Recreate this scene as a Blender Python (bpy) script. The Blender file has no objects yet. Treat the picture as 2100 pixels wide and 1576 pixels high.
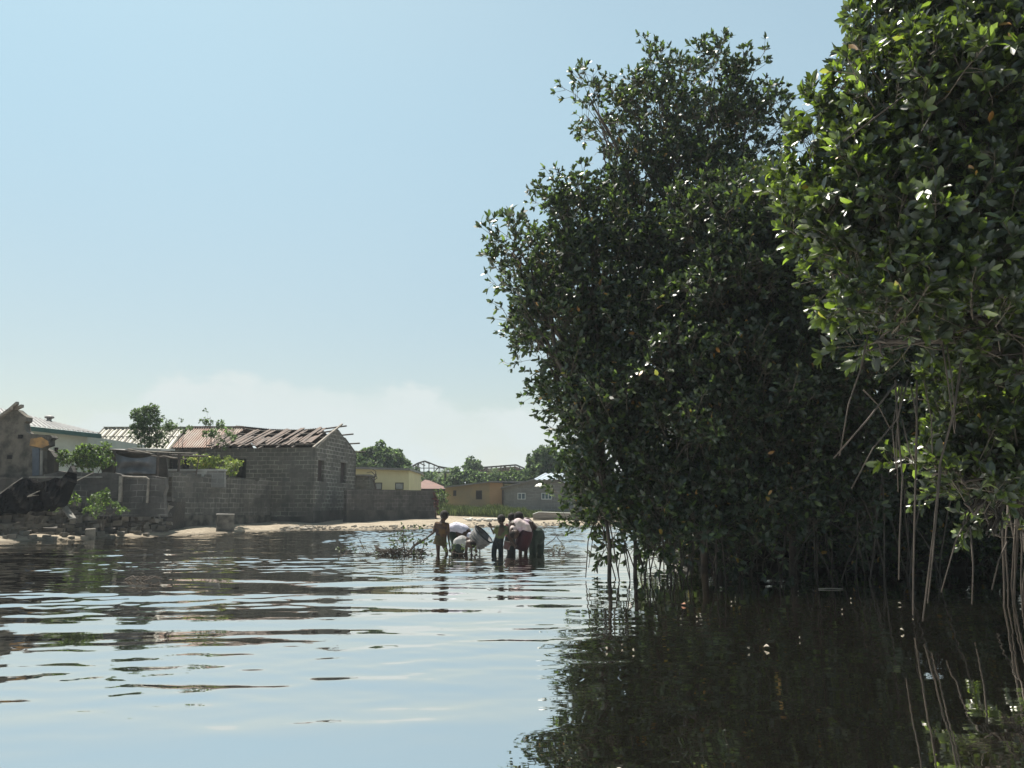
import bpy, math, random
import numpy as np
from mathutils import Vector, Matrix
random.seed(7)
rng = np.random.default_rng(11)
D = bpy.data
scene = bpy.context.scene
COL = scene.collection

# ------------------------------------------------------------------ camera
F, H, PITCH = 1600.0, 1.14, math.radians(8.71)
cam = D.cameras.new('camera'); camo = D.objects.new('camera', cam); COL.objects.link(camo)
camo.location = (0, 0, H); camo.rotation_euler = (math.radians(90) + PITCH, 0, 0)
cam.sensor_width = 36; cam.lens = 36 * F / 2100; cam.clip_start = 0.05; cam.clip_end = 3000
scene.camera = camo

# ------------------------------------------------------------------ sky and sun
SUN_EL, SUN_AZ = 65.0, -36.0        # azimuth measured from +Y towards +X
world = D.worlds.new("World"); scene.world = world; world.use_nodes = True
wn = world.node_tree; wn.nodes.clear()
def N(nt, t, **kw):
    n = nt.nodes.new(t)
    for k, v in kw.items(): setattr(n, k, v)
    return n
def L(nt, a, b): nt.links.new(a, b)
def setin(nt, sock, v):
    if hasattr(v, 'is_linked') or isinstance(v, bpy.types.NodeSocket): L(nt, v, sock)
    else: sock.default_value = v
def MATH(nt, op, a, b=0.0, c=None, clamp=False):
    n = N(nt, 'ShaderNodeMath', operation=op, use_clamp=clamp)
    setin(nt, n.inputs[0], a); setin(nt, n.inputs[1], b)
    if c is not None: setin(nt, n.inputs[2], c)
    return n.outputs[0]
def MIXC(nt, f, a, b, bt='MIX'):
    n = N(nt, 'ShaderNodeMix', data_type='RGBA', blend_type=bt)
    setin(nt, n.inputs[0], f)
    for s, v in ((n.inputs[6], a), (n.inputs[7], b)):
        setin(nt, s, tuple(v) + (1,) if isinstance(v, (tuple, list)) and len(v) == 3 else v)
    return n.outputs[2]
def SMOOTH(nt, v, a, b):
    n = N(nt, 'ShaderNodeMapRange', interpolation_type='SMOOTHSTEP')
    setin(nt, n.inputs[0], v); n.inputs[1].default_value = a; n.inputs[2].default_value = b
    return n.outputs[0]
sky = N(wn, 'ShaderNodeTexSky', sky_type='NISHITA', sun_disc=False)
sky.sun_elevation = math.radians(SUN_EL); sky.sun_rotation = math.radians(SUN_AZ)
sky.air_density = 1.0; sky.dust_density = .9; sky.ozone_density = 1.0
tc = N(wn, 'ShaderNodeTexCoord'); sp = N(wn, 'ShaderNodeSeparateXYZ'); L(wn, tc.outputs['Generated'], sp.inputs[0])
az = MATH(wn, 'ARCTAN2', sp.outputs[0], sp.outputs[1])
el = MATH(wn, 'ARCSINE', sp.outputs[2])
cv = N(wn, 'ShaderNodeCombineXYZ'); L(wn, az, cv.inputs[0]); L(wn, MATH(wn, 'MULTIPLY', el, 1.7), cv.inputs[1])
n1 = N(wn, 'ShaderNodeTexNoise'); n1.inputs['Scale'].default_value = 5; n1.inputs['Detail'].default_value = 9; n1.inputs['Roughness'].default_value = .58
L(wn, cv.outputs[0], n1.inputs['Vector'])
n2 = N(wn, 'ShaderNodeTexNoise'); n2.inputs['Scale'].default_value = 2.0; n2.inputs['Detail'].default_value = 3
L(wn, cv.outputs[0], n2.inputs['Vector'])
# cumulus bank: solid below a lumpy top line, thinning to the sides
top = MATH(wn, 'ADD', MATH(wn, 'MULTIPLY', n1.outputs[0], .22), MATH(wn, 'MULTIPLY', n2.outputs[0], .10))
azc = MATH(wn, 'ADD', az, .20)
top = MATH(wn, 'SUBTRACT', top, MATH(wn, 'MULTIPLY', MATH(wn, 'MULTIPLY', azc, azc), .55))
dlt = MATH(wn, 'SUBTRACT', top, el)
edge = SMOOTH(wn, dlt, -.004, .022)
inner = SMOOTH(wn, n1.outputs[0], .35, .68)
cl = MATH(wn, 'MULTIPLY', edge, MATH(wn, 'ADD', .42, MATH(wn, 'MULTIPLY', inner, .5)))
n3 = N(wn, 'ShaderNodeTexNoise'); n3.inputs['Scale'].default_value = 1.3; n3.inputs['Detail'].default_value = 4
L(wn, tc.outputs['Generated'], n3.inputs['Vector'])
veil = MATH(wn, 'ADD', .24, MATH(wn, 'MULTIPLY', SMOOTH(wn, n3.outputs[0], .3, .75), .10))
cl = MATH(wn, 'ADD', cl, veil, clamp=True)
SKYTINT = (1.01, 1.09, .92)
skyc = MIXC(wn, 1.0, sky.outputs[0], SKYTINT, 'MULTIPLY')
CLOUDC = (3.35, 3.7, 3.7)
skyc = MIXC(wn, SMOOTH(wn, sp.outputs[2], .0, .55), MIXC(wn, 1.0, skyc, (.59, .475, .465), 'MULTIPLY'), MIXC(wn, 1.0, skyc, (.70, .79, .765), 'MULTIPLY'))
mixc = MIXC(wn, cl, skyc, CLOUDC)
bg = N(wn, 'ShaderNodeBackground'); L(wn, mixc, bg.inputs[0]); bg.inputs[1].default_value = 0.085
wo = N(wn, 'ShaderNodeOutputWorld'); L(wn, bg.outputs[0], wo.inputs[0])

sl = D.lights.new('sun', 'SUN'); so = D.objects.new('sun', sl); COL.objects.link(so)
sl.energy = 4.5; sl.angle = math.radians(0.5); sl.color = (1.0, .94, .84)
_a, _e = math.radians(SUN_AZ), math.radians(SUN_EL)
sd = Vector((math.sin(_a) * math.cos(_e), math.cos(_a) * math.cos(_e), math.sin(_e)))
so.rotation_euler = sd.to_track_quat('Z', 'Y').to_euler()
scene.view_settings.view_transform = 'Standard'; scene.view_settings.look = 'None'
scene.view_settings.exposure = 1.36; scene.view_settings.gamma = 1.0
scene.cycles.max_bounces = 8; scene.cycles.volume_bounces = 0; scene.cycles.transparent_max_bounces = 8
scene.cycles.use_denoising = True

# ------------------------------------------------------------------ projection helpers
cT, sT = math.cos(PITCH), math.sin(PITCH)
def ray(px, py):
    u = (px - 1050) / F; v = (788 - py) / F
    y = cT - v * sT
    return u / y, (sT + v * cT) / y            # x and z per metre of Y
def P(px, py, Y):
    a, b = ray(px, py); return Vector((a * Y, Y, H + b * Y))
def G(px, py, z=0.0):
    a, b = ray(px, py); Y = (z - H) / b; return Vector((a * Y, Y, z))
def XZ(px, py, Y):
    p = P(px, py, Y); return p.x, p.z

# ------------------------------------------------------------------ mesh helpers
class MB:
    def __init__(s): s.v = []; s.f = []; s.m = []; s.mi = 0
    def add(s, vs, fs):
        b = len(s.v); s.v += [tuple(p) for p in vs]
        for f in fs: s.f.append([i + b for i in f]); s.m.append(s.mi)
        return s
    def box(s, c, size, rz=0.0, rot=None, jit=0.0):
        hx, hy, hz = [q / 2 for q in size]
        M = rot if rot is not None else Matrix.Rotation(rz, 3, 'Z')
        c = Vector(c); vs = []
        for x, y, z in ((-1,-1,-1),(1,-1,-1),(1,1,-1),(-1,1,-1),(-1,-1,1),(1,-1,1),(1,1,1),(-1,1,1)):
            q = Vector((x*hx, y*hy, z*hz))
            if jit: q += Vector([random.uniform(-jit, jit) for _ in range(3)])
            vs.append(c + M @ q)
        return s.add(vs, [(0,3,2,1),(4,5,6,7),(0,1,5,4),(1,2,6,5),(2,3,7,6),(3,0,4,7)])
    def beam(s, a, b, w, h=None):
        a, b = Vector(a), Vector(b); d = b - a
        M = d.to_track_quat('Y', 'Z').to_matrix()
        return s.box((a + b) / 2, (w, d.length, h or w), rot=M)
    def prism(s, poly, d):
        """poly: list of 3D points (one face), extruded by vector d"""
        n = len(poly); d = Vector(d)
        vs = [Vector(p) for p in poly] + [Vector(p) + d for p in poly]
        fs = [tuple(range(n))[::-1], tuple(range(n, 2*n))] + [(i, (i+1) % n, n + (i+1) % n, n + i) for i in range(n)]
        return s.add(vs, fs)
    def tube(s, pts, r0, r1=None, n=6):
        pts = [Vector(p) for p in pts]; k = len(pts); rs = r0 if isinstance(r0, (list, tuple)) else [r0 + ((r1 if r1 is not None else r0) - r0) * i / (k-1) for i in range(k)]
        vs = []; up = Vector((.13, .21, .97))
        for i, p in enumerate(pts):
            d = (pts[min(i+1, k-1)] - pts[max(i-1, 0)]).normalized()
            a = d.cross(up)
            if a.length < .05: a = d.cross(Vector((1, 0, 0)))
            a.normalize(); b = d.cross(a)
            for j in range(n):
                t = 2 * math.pi * j / n
                vs.append(p + (a * math.cos(t) + b * math.sin(t)) * rs[i])
        fs = [(i*n+j, i*n+(j+1) % n, (i+1)*n+(j+1) % n, (i+1)*n+j) for i in range(k-1) for j in range(n)]
        fs += [tuple(range(n))[::-1], tuple(range((k-1)*n, k*n))]
        return s.add(vs, fs)
    def ball(s, c, r, nu=12, nv=8, rot=None, noise=0.0):
        c = Vector(c); r = Vector(r) if hasattr(r, '__len__') else Vector((r, r, r))
        vs = []; fs = []
        def put(th, ph):
            q = Vector((math.sin(th)*math.cos(ph)*r.x, math.sin(th)*math.sin(ph)*r.y, math.cos(th)*r.z))
            if noise: q *= 1 + random.uniform(-noise, noise)
            vs.append(c + (rot @ q if rot is not None else q))
        put(0, 0)
        for i in range(1, nv):
            for j in range(nu): put(math.pi*i/nv, 2*math.pi*j/nu)
        put(math.pi, 0)
        for j in range(nu): fs.append((0, 1+j, 1+(j+1) % nu))
        for i in range(nv-2):
            for j in range(nu):
                a = 1+i*nu+j; b = 1+i*nu+(j+1) % nu; fs.append((a, a+nu, b+nu, b))
        e = len(vs)-1; o = 1+(nv-2)*nu
        for j in range(nu): fs.append((e, o+(j+1) % nu, o+j))
        return s.add(vs, fs)
    def loft(s, rings, close=True):
        n = len(rings[0]); vs = [p for r in rings for p in r]
        fs = [(i*n+j, i*n+(j+1) % n, (i+1)*n+(j+1) % n, (i+1)*n+j) for i in range(len(rings)-1) for j in range(n)]
        if close: fs += [tuple(range(n))[::-1], tuple(range((len(rings)-1)*n, len(rings)*n))]
        return s.add(vs, fs)
    def build(s, name, mats, parent=None, smooth=False):
        me = D.meshes.new(name); me.from_pydata(s.v, [], s.f); me.update()
        if not isinstance(mats, (list, tuple)): mats = [mats]
        for m in mats: me.materials.append(m)
        if len(mats) > 1: me.polygons.foreach_set('material_index', s.m)
        boxuv(me)
        if smooth: me.polygons.foreach_set('use_smooth', [True]*len(me.polygons))
        o = D.objects.new(name, me); COL.objects.link(o)
        if parent is not None: attach(o, parent)
        return o
def boxuv(me):
    nl = len(me.loops)
    if not nl: return
    uv = me.uv_layers.new(name='uv')
    vi = np.empty(nl, np.int32); me.loops.foreach_get('vertex_index', vi)
    co = np.empty(len(me.vertices)*3); me.vertices.foreach_get('co', co); co = co.reshape(-1, 3)[vi]
    nn = np.empty(len(me.polygons)*3); me.polygons.foreach_get('normal', nn); nn = nn.reshape(-1, 3)
    lt = np.empty(len(me.polygons), np.int32); me.polygons.foreach_get('loop_total', lt); nn = np.repeat(nn, lt, axis=0)
    hz = np.hypot(nn[:, 0], nn[:, 1]); side = hz > .75
    h = np.maximum(hz, 1e-6)
    u = np.where(side, (-nn[:, 1]*co[:, 0] + nn[:, 0]*co[:, 1])/h, co[:, 0]); v = np.where(side, co[:, 2], co[:, 1])
    uv.data.foreach_set('uv', np.stack([u, v], 1).ravel())
def attach(o, parent):
    o.parent = parent; o.matrix_parent_inverse = Matrix.Translation(-Vector(parent.location))
def tag(o, label=None, cat=None, group=None, kind=None):
    for k, v in (('label', label), ('category', cat), ('group', group), ('kind', kind)):
        if v: o[k] = v
    return o
def thing(name, label, cat, loc, group=None):
    o = D.objects.new(name, None); COL.objects.link(o); o.location = Vector(loc); o.empty_display_size = .2
    return tag(o, label, cat, group)

# ------------------------------------------------------------------ materials
def newmat(name):
    m = D.materials.new(name); m.use_nodes = True; nt = m.node_tree; nt.nodes.clear()
    out = N(nt, 'ShaderNodeOutputMaterial'); b = N(nt, 'ShaderNodeBsdfPrincipled'); L(nt, b.outputs[0], out.inputs[0])
    return m, nt, b, out
def noise(nt, scale, detail=4, vec=None, rough=.55, stretch=None):
    t = N(nt, 'ShaderNodeTexNoise'); t.inputs['Scale'].default_value = scale; t.inputs['Detail'].default_value = detail; t.inputs['Roughness'].default_value = rough
    if vec is None:
        c = N(nt, 'ShaderNodeNewGeometry'); vec = c.outputs['Position']
    if stretch:
        mp = N(nt, 'ShaderNodeMapping'); mp.inputs['Scale'].default_value = stretch; L(nt, vec, mp.inputs[0]); vec = mp.outputs[0]
    L(nt, vec, t.inputs['Vector']); return t.outputs[0]
def simple(name, c1, c2=None, scale=3.0, rough=.8, bump=0.0, spec=.3, metal=0.0, stretch=None):
    m, nt, b, out = newmat(name)
    c2 = c2 or tuple(q*.7 for q in c1)
    f = SMOOTH(nt, noise(nt, scale, 6, stretch=stretch), .35, .65)
    col = MIXC(nt, f, c1, c2)
    f2 = noise(nt, scale*7, 4)
    col = MIXC(nt, MATH(nt, 'MULTIPLY', f2, .35), col, tuple(q*.5 for q in c1))
    L(nt, col, b.inputs['Base Color']); b.inputs['Roughness'].default_value = rough
    b.inputs['Specular IOR Level'].default_value = spec; b.inputs['Metallic'].default_value = metal
    if bump:
        bp = N(nt, 'ShaderNodeBump'); bp.inputs['Distance'].default_value = bump; L(nt, noise(nt, scale*6, 5), bp.inputs['Height']); L(nt, bp.outputs[0], b.inputs['Normal'])
    return m
def blocks(name, c1, c2, mortar, bw=.42, bh=.2, ms=.018, grime=(.05,.055,.05), gr=.6, gscale=1.1, mvis=1.0):
    m, nt, b, out = newmat(name)
    uv = N(nt, 'ShaderNodeUVMap'); uv.uv_map = 'uv'
    wob = N(nt, 'ShaderNodeVectorMath', operation='MULTIPLY_ADD')
    nz = N(nt, 'ShaderNodeTexNoise'); nz.inputs['Scale'].default_value = 2.2; L(nt, uv.outputs[0], nz.inputs['Vector'])
    L(nt, nz.outputs['Color'], wob.inputs[0]); wob.inputs[1].default_value = (.07, .07, 0); L(nt, uv.outputs[0], wob.inputs[2])
    bt = N(nt, 'ShaderNodeTexBrick'); L(nt, wob.outputs[0], bt.inputs['Vector'])
    bt.inputs['Scale'].default_value = 1; bt.inputs['Brick Width'].default_value = bw; bt.inputs['Row Height'].default_value = bh; bt.inputs['Mortar Size'].default_value = ms
    bt.inputs['Mortar Smooth'].default_value = .3; bt.inputs['Bias'].default_value = -.1
    bt.inputs['Color1'].default_value = c1 + (1,); bt.inputs['Color2'].default_value = c2 + (1,)
    mo = MIXC(nt, SMOOTH(nt, noise(nt, 1.3, 4), .42, .62), mortar, tuple(.5*(c1[i]+c2[i])*mvis + mortar[i]*(1-mvis) for i in range(3)))
    L(nt, mo, bt.inputs['Mortar'])
    col = bt.outputs['Color']
    g = SMOOTH(nt, noise(nt, gscale, 7, rough=.65), .38, .72)
    g2 = SMOOTH(nt, noise(nt, 1.0, 5, stretch=(5, 5, .5)), .45, .75)
    col = MIXC(nt, MATH(nt, 'MULTIPLY', g, gr), col, grime)
    col = MIXC(nt, MATH(nt, 'MULTIPLY', g2, gr*.6), col, grime)
    col = MIXC(nt, MATH(nt, 'MULTIPLY', noise(nt, 28, 3), .3), col, tuple(q*.5 for q in c1))
    L(nt, col, b.inputs['Base Color']); b.inputs['Roughness'].default_value = .92; b.inputs['Specular IOR Level'].default_value = .2
    bp = N(nt, 'ShaderNodeBump'); bp.inputs['Distance'].default_value = .012
    L(nt, MATH(nt, 'SUBTRACT', noise(nt, 25, 4), MATH(nt, 'MULTIPLY', bt.outputs['Fac'], .9)), bp.inputs['Height']); L(nt, bp.outputs[0], b.inputs['Normal'])
    return m
def leafmat(name, base, young, trans, rough=.38, spec=.5, tmix=.38, dead=.02):
    m, nt, b, out = newmat(name)
    g = N(nt, 'ShaderNodeNewGeometry'); r = g.outputs['Random Per Island']
    col = MIXC(nt, SMOOTH(nt, noise(nt, 1.1, 3), .3, .7), base, tuple(q*.6 for q in base))
    col = MIXC(nt, SMOOTH(nt, r, .72, .98), col, young)
    col = MIXC(nt, MATH(nt, 'GREATER_THAN', r, 1-dead), col, (.30, .14, .03))
    L(nt, col, b.inputs['Base Color']); b.inputs['Roughness'].default_value = rough; b.inputs['Specular IOR Level'].default_value = spec
    tr = N(nt, 'ShaderNodeBsdfTranslucent')
    L(nt, MIXC(nt, SMOOTH(nt, r, .62, .98), trans, tuple(min(.6, q*4.5) for q in trans)), tr.inputs[0])
    mx = N(nt, 'ShaderNodeMixShader'); mx.inputs[0].default_value = tmix
    L(nt, b.outputs[0], mx.inputs[1]); L(nt, tr.outputs[0], mx.inputs[2]); L(nt, mx.outputs[0], out.inputs[0])
    return m
def islandmat(name, c1, c2, rough=.9, bumpd=.01):
    m, nt, b, out = newmat(name)
    g = N(nt, 'ShaderNodeNewGeometry')
    col = MIXC(nt, g.outputs['Random Per Island'], c1, c2)
    col = MIXC(nt, MATH(nt, 'MULTIPLY', SMOOTH(nt, noise(nt, 5, 6), .35, .7), .6), col, tuple(q*.4 for q in c1))
    L(nt, col, b.inputs['Base Color']); b.inputs['Roughness'].default_value = rough; b.inputs['Specular IOR Level'].default_value = .2
    bp = N(nt, 'ShaderNodeBump'); bp.inputs['Distance'].default_value = bumpd; L(nt, noise(nt, 20, 5), bp.inputs['Height']); L(nt, bp.outputs[0], b.inputs['Normal'])
    return m
M = {}
M['leaf'] = leafmat('mangrove_leaf', (.021, .036, .020), (.06, .088, .026), (.032, .052, .009), rough=.42, spec=.7, dead=.008)
M['leaf_near'] = leafmat('mangrove_leaf_near', (.023, .036, .020), (.085, .12, .026), (.06, .092, .008), rough=.36, spec=1.0, tmix=.36, dead=.004)
M['leaf_bush'] = leafmat('bush_leaf', (.065, .11, .035), (.10, .15, .05), (.07, .11, .02), rough=.5, spec=.3, dead=0)
M['leaf_far'] = leafmat('far_leaf', (.075, .12, .055), (.10, .15, .06), (.08, .12, .04), rough=.6, spec=.2, dead=0)
M['leaf_yellow'] = leafmat('yellow_bush_leaf', (.16, .22, .05), (.26, .32, .08), (.2, .28, .04), rough=.5, spec=.3)
M['leaf_dry'] = leafmat('dry_leaf', (.12, .10, .05), (.18, .16, .07), (.08, .07, .02), rough=.7, spec=.2)
M['bark'] = simple('mangrove_bark', (.075, .062, .05), (.04, .034, .03), 6, .85, .01)
M['root'] = simple('aerial_root', (.07, .056, .045), (.034, .029, .024), 5, .8)
M['twig'] = simple('twig', (.10, .085, .065), None, 8)
M['block_dark'] = blocks('block_dark', (.13, .121, .104), (.082, .078, .07), (.25, .24, .20), ms=.024, grime=(.038, .04, .036), gr=.62)
M['block_gable'] = blocks('block_gable', (.14, .132, .113), (.09, .086, .077), (.31, .30, .27), ms=.026, grime=(.04, .045, .042), gr=.45)
M['block_low'] = blocks('block_low', (.13, .12, .104), (.082, .078, .07), (.22, .21, .185), bw=.4, bh=.2, ms=.024, grime=(.035, .036, .034), gr=.75)
M['block_black'] = blocks('block_black', (.10, .092, .084), (.066, .062, .057), (.17, .16, .15), grime=(.025, .026, .026), gr=.8)
M['block_pale'] = blocks('block_pale', (.21, .205, .19), (.17, .165, .155), (.26, .255, .24), grime=(.10, .10, .095), gr=.4)
M['plaster_dark'] = simple('plaster_dark', (.10, .093, .082), (.045, .043, .04), 1.4, .95, .02, .15)
M['plaster_ruin'] = simple('plaster_ruin', (.135, .122, .103), (.04, .039, .036), 2.6, .95, .03, .15)
M['plaster_white'] = simple('plaster_white', (.50, .54, .49), (.42, .46, .42), .9, .9, .004)
M['plaster_cream'] = simple('plaster_cream', (.66, .58, .36), (.58, .51, .32), .5, .9)
M['plaster_orange'] = simple('plaster_orange', (.40, .28, .15), (.26, .21, .14), .45, .9)
M['plaster_orange_b'] = simple('plaster_orange_b', (.46, .28, .15), (.38, .24, .14), .45, .9)
M['plaster_pink'] = simple('plaster_pink', (.36, .24, .19), (.32, .22, .18), .3, .9)
M['concrete'] = simple('concrete', (.22, .21, .185), (.13, .125, .115), 3, .9, .01)
M['concrete_pale'] = simple('concrete_pale', (.36, .355, .33), (.26, .26, .24), 2, .9)
M['stone'] = islandmat('rubble_stone', (.19, .172, .145), (.045, .043, .042))
M['stone_pale'] = islandmat('pale_stone', (.42, .39, .33), (.28, .26, .22))
M['white_bag'] = islandmat('white_bag', (.62, .60, .55), (.5, .46, .40))
M['wood_dark'] = simple('wood_dark', (.085, .068, .055), (.045, .038, .033), 5, .85)
M['wood_grey'] = simple('wood_grey', (.24, .215, .18), (.13, .115, .10), 5, .85)
M['brown_sheet'] = simple('brown_sheet', (.125, .085, .066), (.06, .048, .042), 3.5, .8, .01)
M['thatch'] = M['brown_sheet']
M['roof_cream'] = simple('roof_cream', (.27, .255, .20), (.20, .185, .15), 1.2, .55, spec=.4)
M['roof_seam'] = simple('roof_seam', (.10, .09, .07), None, 2)
M['roof_grey'] = simple('roof_grey', (.20, .19, .18), (.14, .13, .125), 1.5, .5, spec=.4)
M['roof_red'] = simple('roof_red', (.15, .075, .06), (.11, .06, .05), 1.1, .75)
M['roof_silver'] = simple('roof_silver', (.42, .47, .52), (.34, .38, .42), 1.0, .4, spec=.5, metal=.3)
M['teal'] = simple('teal_paint', (.045, .11, .10), None, 2, .6)
M['black'] = simple('dark_inside', (.012, .012, .013), None, 2, .95)
M['shutter'] = simple('dark_shutter', (.05, .035, .03), (.025, .02, .018), 4, .8)
M['glass'] = simple('window_glass', (.10, .14, .16), (.06, .09, .11), 2, .15, spec=.6)
M['white_frame'] = simple('white_frame', (.6, .62, .6), None, 2, .6)
M['tarp'] = simple('grey_tarp', (.17, .17, .175), (.115, .115, .12), 2, .7, .01)
M['canvas_black'] = simple('black_canvas', (.008, .008, .009), (.015, .014, .013), 3, 1.0, .03, .0)
M['brick_orange'] = simple('brick_orange', (.38, .22, .09), (.2, .13, .07), 4, .9, .02)
M['skin'] = simple('dark_skin', (.045, .026, .018), (.038, .022, .016), 6, .5, spec=.35)
M['hair'] = simple('black_hair', (.012, .010, .010), None, 30, .85, .004)
M['shirt_brown'] = simple('brown_patterned_shirt', (.10, .06, .028), (.028, .022, .03), 9, .9)
M['shorts_brown'] = simple('khaki_skirt', (.075, .062, .032), (.045, .038, .022), 6, .9)
M['shirt_white'] = simple('white_shirt', (.56, .55, .64), (.44, .43, .52), 2.5, .9, .01)
M['trouser_green'] = simple('dark_green_trousers', (.03, .045, .035), (.018, .028, .026), 4, .9)
M['shirt_grey'] = simple('grey_shirt', (.33, .33, .31), (.22, .22, .23), 4, .9, .01)
M['shirt_green'] = simple('dark_green_shirt', (.10, .115, .045), (.03, .045, .035), 6, .9)
M['trouser_black'] = simple('black_trousers', (.016, .022, .026), None, 4, .9)
M['shirt_maroon'] = simple('maroon_shirt', (.12, .02, .025), (.08, .015, .02), 4, .9)
M['shirt_pink'] = simple('pink_grey_shirt', (.50, .42, .40), (.36, .29, .36), 5, .9, .01)
M['skirt_red'] = simple('dark_red_skirt', (.04, .010, .014), (.014, .008, .013), 4, .85)
M['basket'] = simple('grey_basket', (.17, .17, .175), (.09, .09, .095), 9, .8, .01)
M['bucket'] = simple('brown_bucket', (.13, .075, .07), (.09, .055, .055), 4, .6)
M['canoe_pale'] = simple('weathered_canoe', (.30, .27, .235), (.2, .18, .16), 2.5, .85, stretch=(.4, 3, 3))
for k_ in ('shirt_white', 'shirt_grey', 'shirt_pink', 'skirt_red', 'trouser_green', 'shirt_brown', 'shirt_green', 'trouser_black', 'shirt_maroon', 'shorts_brown'):
    nt_ = M[k_].node_tree; b_ = [n for n in nt_.nodes if n.type == 'BSDF_PRINCIPLED'][0]; bp_ = N(nt_, 'ShaderNodeBump'); bp_.inputs['Distance'].default_value = .035
    wv = noise(nt_, 7.0, 2, stretch=(1.6, 1.6, .6)); L(nt_, wv, bp_.inputs['Height']); L(nt_, bp_.outputs[0], b_.inputs['Normal'])
M['rust_flag'] = simple('red_leaves', (.09, .025, .022), (.045, .02, .018), 8, .9)

def mat_rusty():
    m, nt, b, out = newmat('roof_rusty')
    g = noise(nt, 1.3, 5, stretch=(1.6, .5, .5)); a = SMOOTH(nt, g, .36, .6)
    col = MIXC(nt, a, (.22, .17, .135), (.17, .085, .05))
    col = MIXC(nt, MATH(nt, 'MULTIPLY', SMOOTH(nt, noise(nt, 2.4, 5), .5, .7), .6), col, (.12, .07, .05))
    L(nt, col, b.inputs['Base Color']); b.inputs['Roughness'].default_value = .7; return m
M['roof_rusty'] = mat_rusty()

def mat_sand():
    m, nt, b, out = newmat('sand')
    g = N(nt, 'ShaderNodeNewGeometry'); s = N(nt, 'ShaderNodeSeparateXYZ'); L(nt, g.outputs['Position'], s.inputs[0])
    col = MIXC(nt, SMOOTH(nt, noise(nt, .8, 6), .35, .65), (.25, .215, .165), (.185, .158, .12))
    col = MIXC(nt, MATH(nt, 'MULTIPLY', SMOOTH(nt, noise(nt, 9, 6, rough=.7), .48, .66), .7), col, (.13, .10, .075))
    zz = MATH(nt, 'ADD', s.outputs[2], MATH(nt, 'MULTIPLY', noise(nt, 1.5, 4), .05))
    col = MIXC(nt, SMOOTH(nt, zz, .11, .03), col, (.10, .085, .065))          # wet strip at the water's edge
    col = MIXC(nt, SMOOTH(nt, MATH(nt, 'ADD', s.outputs[2], MATH(nt, 'MULTIPLY', noise(nt, .4, 3), .2)), .62, .72), col, (.13, .12, .06))
    L(nt, col, b.inputs['Base Color']); b.inputs['Roughness'].default_value = .95; b.inputs['Specular IOR Level'].default_value = .15
    bp = N(nt, 'ShaderNodeBump'); bp.inputs['Distance'].default_value = .04; L(nt, noise(nt, 7, 6), bp.inputs['Height']); L(nt, bp.outputs[0], b.inputs['Normal'])
    return m
M['sand'] = mat_sand()
M['mud'] = simple('mud', (.05, .042, .034), (.03, .026, .022), 2, .7, .03)

def mat_water():
    m, nt, b, out = newmat('water'); nt.nodes.remove(b)
    g = N(nt, 'ShaderNodeNewGeometry'); s = N(nt, 'ShaderNodeSeparateXYZ'); L(nt, g.outputs['Position'], s.inputs[0])
    X, Y = s.outputs[0], s.outputs[1]
    pos = g.outputs['Position']
    def wn_(sc, det, dist=0.0):
        mp = N(nt, 'ShaderNodeMapping'); mp.inputs['Scale'].default_value = (sc[0], sc[1], 1); mp.inputs['Rotation'].default_value = (0, 0, sc[2])
        L(nt, pos, mp.inputs[0]); t = N(nt, 'ShaderNodeTexNoise', noise_dimensions='2D'); t.inputs['Scale'].default_value = 1; t.inputs['Detail'].default_value = det
        t.inputs['Roughness'].default_value = .4; t.inputs['Distortion'].default_value = dist
        L(nt, mp.outputs[0], t.inputs['Vector']); return t.outputs[0]
    hgt = MATH(nt, 'MULTIPLY', wn_((3.0, 9.0, .05), 2.0), .0006)
    bp = N(nt, 'ShaderNodeBump'); bp.inputs['Distance'].default_value = 1.0; bp.inputs['Strength'].default_value = 1.0
    L(nt, hgt, bp.inputs['Height'])
    gl = N(nt, 'ShaderNodeBsdfGlossy'); gl.inputs['Roughness'].default_value = .015; gl.inputs['Color'].default_value = (1.0, .98, .95, 1)
    L(nt, bp.outputs[0], gl.inputs['Normal'])
    df = N(nt, 'ShaderNodeBsdfDiffuse'); df.inputs['Color'].default_value = (.012, .0105, .0075, 1)
    fr = N(nt, 'ShaderNodeFresnel'); fr.inputs['IOR'].default_value = 2.6; L(nt, bp.outputs[0], fr.inputs['Normal'])
    mx = N(nt, 'ShaderNodeMixShader'); L(nt, MATH(nt, 'ADD', MATH(nt, 'MULTIPLY', fr.outputs[0], .20), .79, clamp=True), mx.inputs[0])
    L(nt, df.outputs[0], mx.inputs[1]); L(nt, gl.outputs[0], mx.inputs[2]); L(nt, mx.outputs[0], out.inputs[0])
    return m
M['water'] = mat_water()

# ------------------------------------------------------------------ setting
shore_px = [(-1200, 1160), (-300, 1128), (0, 1114), (165, 1107), (345, 1101), (480, 1093), (600, 1088.5), (730, 1088.5), (890, 1085), (1050, 1081), (1200, 1079), (1400, 1078), (2600, 1078)]
shore = sorted([(G(a, b).x, G(a, b).y) for a, b in shore_px])
sxs = [a for a, b in shore]; sys_ = [b for a, b in shore]
prof_s = [-6, -3, 0, .8, 2.0, 5, 9, 15, 24, 60]; prof_z = [-.9, -.4, 0, .12, .19, .27, .42, .68, .88, 1.05]
def ground_z(x, y):
    s = y - float(np.interp(x, sxs, sys_))
    return float(np.interp(s, prof_s, prof_z))
xs = np.concatenate([np.linspace(-240, -60, 14), np.linspace(-50, 30, 161), np.linspace(40, 240, 14)])
ys = np.concatenate([np.linspace(14, 62, 161), np.linspace(65, 140, 26), np.array([160, 200, 240])])
mb = MB()
vs = []
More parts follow.
